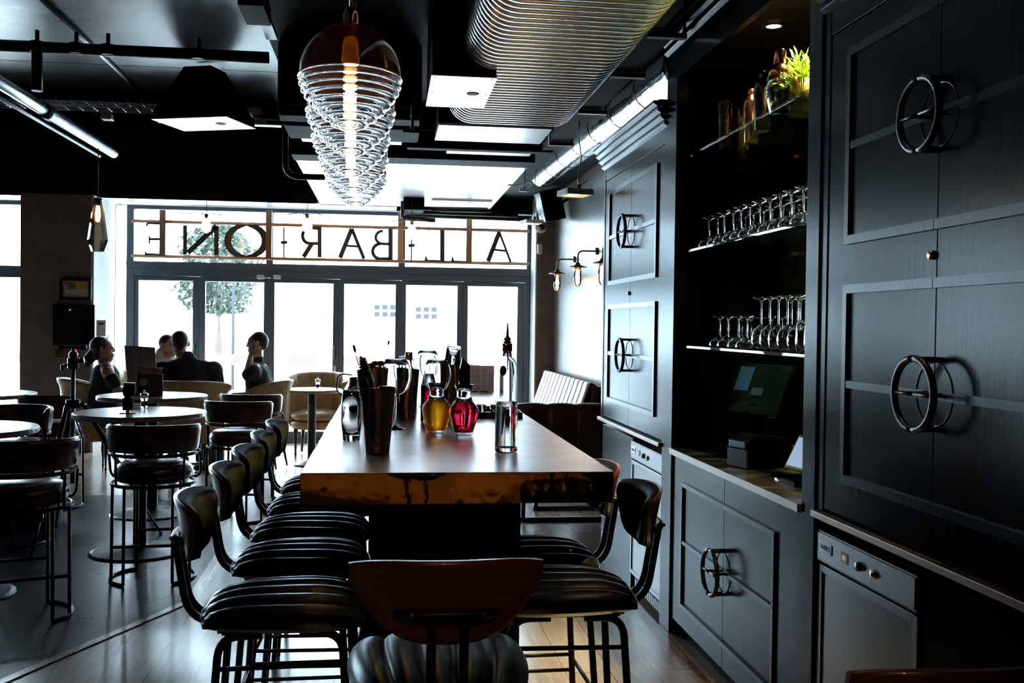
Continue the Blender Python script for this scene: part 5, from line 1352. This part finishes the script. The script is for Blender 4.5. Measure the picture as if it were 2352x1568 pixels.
def row(kind, X, z, y0, dy, n, where, group, proto=None):
    pr = proto or stem_glass(kind); out = pr
    for i in range(n):
        k = n-1-i
        lab = 'upside-down %s on the %s, %s from the near end' % ({'coupe': 'coupe glass', 'wine': 'wine glass', 'tumbler': 'tumbler'}[kind], where, ORD[i] if i else 'first')
        if i == 0 and proto is None: o = pr; o.location = (X, y0, z); o['label'] = lab; o['group'] = group
        else: o = dup(pr, (X+random.uniform(-.004, .004), y0+dy*i, z), random.uniform(0, 6), lab, group)
    return pr
zm = SH[1][0]
cp_ = row('coupe', XC+.085, zm, 3.44, .112, 13, 'front row of the middle shelf', 'coupe glasses on the middle shelf')
row('coupe', XC+.20, zm, 3.47, .112, 12, 'second row of the middle shelf', 'coupe glasses on the middle shelf', cp_)
row('coupe', XC+.31, zm, 3.50, .12, 8, 'back row of the middle shelf', 'coupe glasses on the middle shelf', cp_)
zl = SH[2][0]
row('coupe', XC+.10, zl, 4.27, .125, 4, 'front of the lowest shelf', 'coupe glasses on the lowest shelf', cp_)
row('coupe', XC+.24, zl, 4.22, .125, 5, 'second row of the lowest shelf', 'coupe glasses on the lowest shelf', cp_)
wp = row('wine', XC+.10, zl, 3.73, .098, 5, 'front row of the lowest shelf', 'wine glasses on the lowest shelf')
row('wine', XC+.21, zl, 3.46, .10, 7, 'second row of the lowest shelf', 'wine glasses on the lowest shelf', wp)
tp = row('tumbler', XC+.085, zl, 3.44, .092, 3, 'front of the lowest shelf', 'tumblers on the lowest shelf')

# ------------------------------------------------ counter: till, printer, cloth, card reader
cz = .972
q = W(1740, 940, Y=4.62)
q = W(1722, 930, X=1.80); t = thing('till_screen', 'dark touchscreen till on the stone counter', 'till', (1.80, q.y, cz), radians(0))
scr = MB(); mt_ = Matrix.Translation((0, 0, .20)) @ Matrix.Rotation(radians(22), 4, 'Z') @ Matrix.Rotation(radians(24), 4, 'Y')
scr.box(-.012, .012, -.19, .19, 0, .27, mt_); scr.build('display', 'screen', t, bev=.004)
MB().box(-.0145, -.0125, .06, .16, .12, .25, mt_).build('blue_window', 'blueui', t); MB().box(-.0145, -.0125, -.05, .03, .10, .14, mt_).build('grey_window', mat('dim window', (.03, .04, .06), em=(.12, .18, .3), es=.06), t)
MB().box(-.06, .10, -.08, .08, 0, .02).tube([(.02, 0, .02), (.05, 0, .14), (.03, 0, .26)], .025, 10).build('stand', 'blackpaint', t, bev=.004)
q = W(1725, 1050, Z=cz)
t = thing('receipt_printer', 'black receipt printer with a shiny front on the stone counter', 'printer', (1.585, W(1688, 1040, X=1.58).y-.03, cz), radians(16))
MB().prism([(0, 0), (.24, 0), (.24, .13), (.06, .150), (0, .125)], lambda p: Vector((p[0], -.075, p[1])), lambda p: Vector((p[0], .075, p[1]))).build('housing', 'blackpaint', t, bev=.008)
bx('front_cover', 'framegrey', -.008, -.0005, -.072, .072, .004, .085, t, bev=.002); bx('paper_slot', 'steel', -.010, .012, -.06, .06, .09, .122, t, bev=.004)
q = W(1740, 1062, Z=cz); t = thing('folded_cloth', 'folded tan cloth in front of the receipt printer', 'cloth', (q.x+.01, q.y, cz), radians(60))
MB().grid(lambda u, v: Vector(((u-.5)*.24+.01*sin(v*5), (v-.5)*.12, .004+.022*(max(0, 1-(2*u-1)**4)*max(0, 1-(2*v-1)**4))**.5+.002*sin(u*11+v*6))), 20, 14).grid(lambda u, v: Vector(((u-.5)*.24+.01*sin(v*5), (v-.5)*.12, .001)), 20, 14).build('cloth', 'kraft', t)
q = W(1668, 1035, Z=cz); tag(MB().ball((q.x+.02, q.y+.02, cz+.018), .045, 12, 8, (1, .7, .4)).build('crumpled_cloth', 'kraft'), 'small crumpled tan cloth behind the receipt printer', 'cloth')
q = W(1838, 1040, X=1.68); t = thing('card_terminal', 'small lit tablet in a stand beside the near bay upright', 'tablet', (1.64, q.y-.02, cz), radians(10))
mt_ = Matrix.Translation((0, 0, .06)) @ Matrix.Rotation(radians(28), 4, 'Y'); MB().box(-.006, .006, -.10, .055, 0, .15, mt_).build('frame', 'brass', t, bev=.002); MB().box(-.0085, -.0062, -.09, .045, .012, .138, mt_).build('display', 'paleui', t)
MB().box(-.03, .09, -.06, .04, 0, .02).tube([(.05, -.01, .02), (.05, -.01, .11)], .014, 8).build('stand', 'blackmetal', t)

# ================================================================ PEOPLE
def capsule(mb, a, b, ra, rb, n=12):
    a, b = Vector(a), Vector(b); K = 5
    pts = []; rr = []; d = (b-a); L_ = d.length; dn = d/L_
    for i in range(1, K): f = i/K; pts.append(a-dn*ra*cos(f*pi/2)); rr.append(ra*sin(f*pi/2))
    pts += [a, a.lerp(b, .5), b]; rr += [ra, (ra+rb)/2, rb]
    for i in range(K-1, 0, -1): f = i/K; pts.append(b+dn*rb*cos(f*pi/2)); rr.append(rb*sin(f*pi/2))
    mb.tube(pts, rr, n)
def remesh(o, vox, smooth=4):
    r = o.modifiers.new('r', 'REMESH'); r.mode = 'VOXEL'; r.voxel_size = vox; r.use_smooth_shade = True
    s_ = o.modifiers.new('s', 'SMOOTH'); s_.factor = .5; s_.iterations = smooth
def head_mesh(mb, c, face, s=1.0, tilt=0):
    """head with brow, nose, jaw, lips and ears; face = unit direction in plan"""
    f = Vector(face).normalized(); f = Vector((f.x, f.y, 0)).normalized(); f = (f+Vector((0, 0, -tilt))).normalized()
    r = Vector((f.y, -f.x, 0)).normalized(); u = r.cross(f)
    R3 = Matrix((r, f, u)).transposed()
    def P(x, y, z): return Vector(c)+(R3 @ Vector((x, y, z)))*s
    R4 = R3.to_4x4()
    mb.ball(c, .085*s, 20, 14, (.88, 1.08, 1.05), R4 @ Matrix.Translation((0, 0, 0)))
    capsule(mb, P(0, .02, -.04), P(0, .055, -.088), .060*s, .036*s)     # jaw
    capsule(mb, P(0, -.02, .02), P(0, .02, -.03), .074*s, .066*s)
    capsule(mb, P(0, .080, .012), P(0, .098, -.020), .008*s, .011*s, 8)  # nose
    capsule(mb, P(-.035, .070, .022), P(.035, .070, .022), .013*s, .013*s, 8)  # brow
    capsule(mb, P(-.018, .088, -.055), P(.018, .088, -.055), .009*s, .009*s, 8)  # lips
    capsule(mb, P(-.016, .088, -.066), P(.016, .088, -.066), .009*s, .009*s, 8)
    for sx in (-1, 1): capsule(mb, P(sx*.078, -.005, .012), P(sx*.080, -.010, -.028), .014*s, .010*s, 8)
    return P
def hand(mb, wrist, d, n_, s=1.0, curl=.4, side=1):
    """palm, four fingers and a thumb; d = pointing direction, n_ = palm normal (fingers curl towards it)"""
    wv = Vector(wrist); d = Vector(d).normalized(); n_ = Vector(n_); n_ = (n_-d*n_.dot(d)).normalized(); sd = d.cross(n_)*side
    for k in (-1, 0, 1): capsule(mb, wv+d*.01*s+sd*k*.012*s, wv+d*.085*s+sd*k*.026*s, .015*s, .014*s, 8)
    for k, L_ in ((-1.5, .060), (-.5, .078), (.5, .084), (1.5, .074)):
        p = wv+d*.088*s+sd*k*.021*s; dd = (d+sd*k*.06).normalized()
        for seg in range(3):
            dd2 = (dd*cos(curl*(seg+.5))+n_*sin(curl*(seg+.5))).normalized(); q_ = p+dd2*L_*s*(.45, .32, .26)[seg]
            capsule(mb, p, q_, .0095*s-.001*seg, .0088*s-.001*seg, 7); p = q_
    p = wv+d*.025*s+sd*.028*s; q_ = p+(d*.6+sd*.7+n_*.25).normalized()*.045*s; capsule(mb, p, q_, .014*s, .011*s, 7); capsule(mb, q_, q_+(d*.85+sd*.2+n_*.3).normalized()*.035*s, .0105*s, .009*s, 7)
def person(name, label, base, facing, head, headface, k, arms, hair, shirt_m, trousers_m, sleeve=.45, bulk=1.0, neckline=True, tilt=0, offshoulder=False, lean=0):
    """base: seat point (hips); facing radians (0 = +Y); arms: list of (shoulder side, elbow, wrist, hand dir, palm normal) in local space"""
    t = thing(name, label, 'person', base, facing)
    s = k; hip = Vector((0, 0, .10*s)); chest = Vector((0, lean*.6, .36*s)); neck = Vector((0, lean, .54*s))
    hd = Vector(head)
    body = MB(); capsule(body, hip, chest, .105*s*bulk, .11*s*bulk); capsule(body, neck-Vector((0, 0, .06*s)), hd-Vector((0, -.0, .07*s)), .058*s, .054*s)
    for sx in (-1, 1): capsule(body, (0, lean*.9, .485*s), (sx*.15*s*bulk, lean*.9, .465*s), .06*s, .06*s)
    P = head_mesh(body, hd, headface, s, tilt)
    shirt = MB()
    capsule(shirt, hip+Vector((0, 0, -.02)), Vector((0, lean*.3, .26*s)), .150*s*bulk, .150*s*bulk, 16); capsule(shirt, Vector((-.045*s, lean*.3, .24*s)), Vector((-.055*s, lean*.8, .40*s)), .130*s*bulk, .118*s*bulk, 16); capsule(shirt, Vector((.045*s, lean*.3, .24*s)), Vector((.055*s, lean*.8, .40*s)), .130*s*bulk, .118*s*bulk, 16)
    if not offshoulder:
        for sx in (-1, 1): capsule(shirt, (sx*.03, lean*.95, .50*s), (sx*.165*s*bulk, lean*.9, .432*s), .058*s*bulk, .076*s*bulk, 12)
        capsule(shirt, (0, lean, .49*s), (0, lean*1.02, .555*s), .078*s, .066*s)
    else:
        for sx in (-1, 1): capsule(shirt, (sx*.09, lean, .42*s), (sx*.07*s, lean, .56*s), .012, .012, 8)
    for (sx, el, wr, hdr, pn) in arms:
        sh = Vector((sx*.190*s*bulk, lean*.9, .445*s)); el = Vector(el); wr = Vector(wr)
        capsule(body, sh, el, .054*s*bulk, .042*s*bulk); capsule(body, el, wr, .041*s*bulk, .026*s)
        if hdr: hand(body, wr, hdr, pn, s, .55 if pn else .4, sx)
        if offshoulder: capsule(shirt, sh.lerp(el, .42), sh.lerp(el, .68), .068*s, .066*s)
        elif sleeve >= 1: capsule(shirt, sh, el, .074*s*bulk, .062*s*bulk); capsule(shirt, el, el.lerp(wr, .9), .060*s*bulk, .042*s)
        else: capsule(shirt, sh, sh.lerp(el, .72), .074*s*bulk, .066*s*bulk)
    leg = MB()
    for sx in (-1, 1):
        kn = Vector((sx*.15*s, .46*s, .06)); ft = Vector((sx*.15*s, .44*s, -.46*s-(base[2]-.56)*0+.0)); ft.z = -base[2]+.09
        capsule(leg, (sx*.09*s, 0, .05), kn, .095*s, .066*s); capsule(leg, kn, ft, .062*s, .045*s)
        sho = MB(); capsule(sho, (ft.x, ft.y-.03, -base[2]+.045), (ft.x, ft.y+.16, -base[2]+.036), .042, .034); o = sho.build('shoe', 'rubber', t)
    b_ = body.build('body', 'skin', t, clean=False); remesh(b_, .0075 if k else .01, 3)
    s_ = shirt.build('shirt', shirt_m, t, clean=False); remesh(s_, .013, 6); l_ = leg.build('trousers', trousers_m, t, clean=False); remesh(l_, .016, 5)
    hm = MB()
    f = Vector((headface[0], headface[1], 0)).normalized(); r = Vector((f.y, -f.x, 0)); u = Vector((0, 0, 1))
    def Q(x, y, z): return hd+(r*x+f*y+u*z)*s
    if hair == 'short':
        hm.ball(Q(0, -.022, .022), .090*s, 18, 12, (.90, 1.0, 1.0), Matrix((r, f, u)).transposed().to_4x4()); capsule(hm, Q(0, -.055, -.02), Q(0, -.060, .02), .050*s, .055*s)
        o = hm.build('hair', 'hairbrown', t, clean=False); remesh(o, .008, 2)
    else:
        hm.ball(Q(0, -.028, .020), .094*s, 18, 12, (.95, 1.0, 1.0), Matrix((r, f, u)).transposed().to_4x4()); capsule(hm, Q(0, -.08, -.03), Q(0, -.12, -.10), .045*s, .05*s); capsule(hm, Q(0, -.05, -.05), Q(0, -.03, .0), .06*s, .07*s)
        capsule(hm, Q(0, -.13, -.09), Q(0, -.14, -.15), .04*s, .025*s)
        o = hm.build('hair', 'hairbrown', t, clean=False); remesh(o, .008, 2)
    ey = MB()
    for sx in (-1, 1): ey.ball(P(sx*.032, .083, .004), .010*s, 8, 6)
    ey.build('eyes', 'rubber', t)
    return t, Q
# man at right, cheek resting on his hand, facing left
Yr = 11.05; hc = W(590, 785, Y=Yr); bx0 = W(603, 880, Y=Yr).x
base = Vector((bx0, Yr, .57)); fa = radians(85)
def loc(v, b, a): d = Vector(v)-b; return Vector((d.x*cos(a)+d.y*sin(a), -d.x*sin(a)+d.y*cos(a), d.z))
kk = 1.12
hl = loc((hc.x, Yr, hc.z-.01), base, fa); fl = loc(base+Vector((-1, -.12, 0)), base, fa)
elb = loc(W(567, 862, Y=Yr-.22), base, fa); wri = loc(W(576, 818, Y=Yr-.13), base, fa)
person('person', 'person in a dark polo shirt resting a cheek on one hand, facing left', base, fa, hl, (fl.x, fl.y), kk,
       [(-1, elb, wri, Vector((.0, -.15, .9)), (0.5, -.3, 0)), (1, (.26*kk, .12, .22), (.18, .36, .22), (0, 1, -.1), (0, 0, -1))], 'short', 'charcoal', 'charcoal', .5, 1.0, tilt=.15, lean=.06)
# watch on his wrist
# man in the centre with his back to us
Yc = 10.78; hc = W(409, 787, Y=Yc); base = Vector((W(432, 880, Y=Yc).x, Yc-.02, .57)); fa = radians(8)
hl = loc((hc.x, Yc+.08, hc.z), base, fa); fl = loc(base+Vector((-.25, 1, 0)), base, fa)
elb = loc(W(500, 900, Y=Yc+.05), base, fa); wri = loc(W(488, 932, Y=Yc+.30), base, fa)
elb2 = loc(W(362, 880, Y=Yc+.1), base, fa); wri2 = loc(W(352, 880, Y=Yc+.4), base, fa)
person('person', 'broad person in a dark navy jacket seen from behind, seated before the door', base, fa, hl, (fl.x, fl.y), 1.16,
       [(1, elb, wri, Vector((0, .9, -.3)), (0, 0, -1)), (-1, elb2, wri2, Vector((0, 1, 0)), (0, 0, -1))], 'short', 'navy', 'navy', 1.0, 1.16, lean=.03)
# man in white shirt behind
Yw = 12.25; hc = W(388, 792, Y=Yw); base = Vector((W(372, 880, Y=Yw).x, Yw, .57)); fa = radians(200)
hl = loc((hc.x, Yw-.02, hc.z), base, fa); fl = loc(base+Vector((.8, -.6, 0)), base, fa)
person('person', 'person in a white shirt half hidden behind the person in navy', base, fa, hl, (fl.x, fl.y), 1.16,
       [(1, (.28, .10, .25), (.20, .34, .24), (0, 1, 0), (0, 0, -1)), (-1, (-.28, .10, .25), (-.18, .34, .24), (0, 1, 0), (0, 0, -1))], 'short', 'whitecloth', 'charcoal', 1.0, 1.05)
# woman at left, facing right
Yl = 10.75; hc = W(237, 800, Y=Yl); base = Vector((W(238, 880, Y=Yl).x, Yl, .57)); fa = radians(-70)
hl = loc((hc.x+.0, Yl, hc.z), base, fa); fl = loc(base+Vector((1, .12, 0)), base, fa)
elb = loc(W(268, 893, Y=Yl-.22), base, fa); wri = loc(W(300, 900, Y=Yl-.05), base, fa)
t, Q = person('person', 'person with tied-back brown hair in a black off-shoulder top, facing right', base, fa, hl, (fl.x, fl.y), 1.12,
       [(1, elb, wri, Vector((.3, .9, 0)), (0, 0, -1)), (-1, (-.28, .14, .22), (-.18, .36, .24), (0, 1, 0), (0, 0, -1))], 'long', 'navy', 'charcoal', .5, 1.05, offshoulder=True, lean=.02)
mb = MB()
for sx in (-1, 1): mb.tube([Q(sx*.036+.026*cos(a*.524), .045, .105+.020*sin(a*.524)) for a in range(12)], .004, 6, closed=True)
for sx in (-1, 1): mb.tube([Q(sx*.062, .045, .105), Q(sx*.085, -.03, .05)], .003, 6)
mb.build('sunglasses', 'chrome', t)

# ================================================================ WARM LAMPS of the rear bar, and unseen spots added for stools and floor
for (x, y, e) in ((.35, -3.6, 130), (1.75, -3.4, 70), (-1.3, -4.0, 100)):
    t = thing('ceiling_spot', 'round ceiling spotlight behind the camera, %s' % ('over the middle' if x == .35 else 'nearest the cupboards' if x > 1 else 'on the left'), 'ceiling light', (x, y, CZ))
    MB().lathe([(.05, 0), (.05, -.10), (.045, -.10), (.04, -.02), (0, -.02)], n=20).build('housing', 'blackmetal', t); MB().cyl((0, 0, -.05), .038, .005, 18).build('lens', 'downlight', t)
    light('rear_spot_light', 'SPOT', (x, y, CZ-.12), e, (1, .62, .28), .04, (0, 0, 0), spot_size=radians(42), spot_blend=.5)
t = thing('ceiling_spot', 'unseen round spotlight added to light the stool back at the near end of the high table', 'ceiling light', (.2, -.9, CZ))  # added spot with its fitting, brightens the walnut stool back
MB().lathe([(.05, 0), (.05, -.10), (.045, -.10), (.04, -.02), (0, -.02)], n=20).build('housing', 'blackmetal', t); MB().cyl((0, 0, -.05), .038, .005, 18).build('lens', 'downlight', t)
light('stool_fill_spot', 'SPOT', (.2, -.9, CZ-.12), 26, (1, .60, .32), .04, (radians(52), 0, 0), spot_size=radians(30), spot_blend=.8)
t = thing('ceiling_spot', 'unseen round spotlight added to warm the floor in front of the cupboards', 'ceiling light', (1.34, 3.1, CZ))  # added spot with its fitting above the view, warms the floor at right
MB().lathe([(.05, 0), (.05, -.10), (.045, -.10), (.04, -.02), (0, -.02)], n=20).build('housing', 'blackmetal', t); MB().cyl((0, 0, -.05), .038, .005, 18).build('lens', 'downlight', t)
light('floor_fill_spot', 'SPOT', (1.34, 3.1, CZ-.12), 75, (1, .62, .34), .04, (radians(6), radians(-5), 0), spot_size=radians(60), spot_blend=.8)
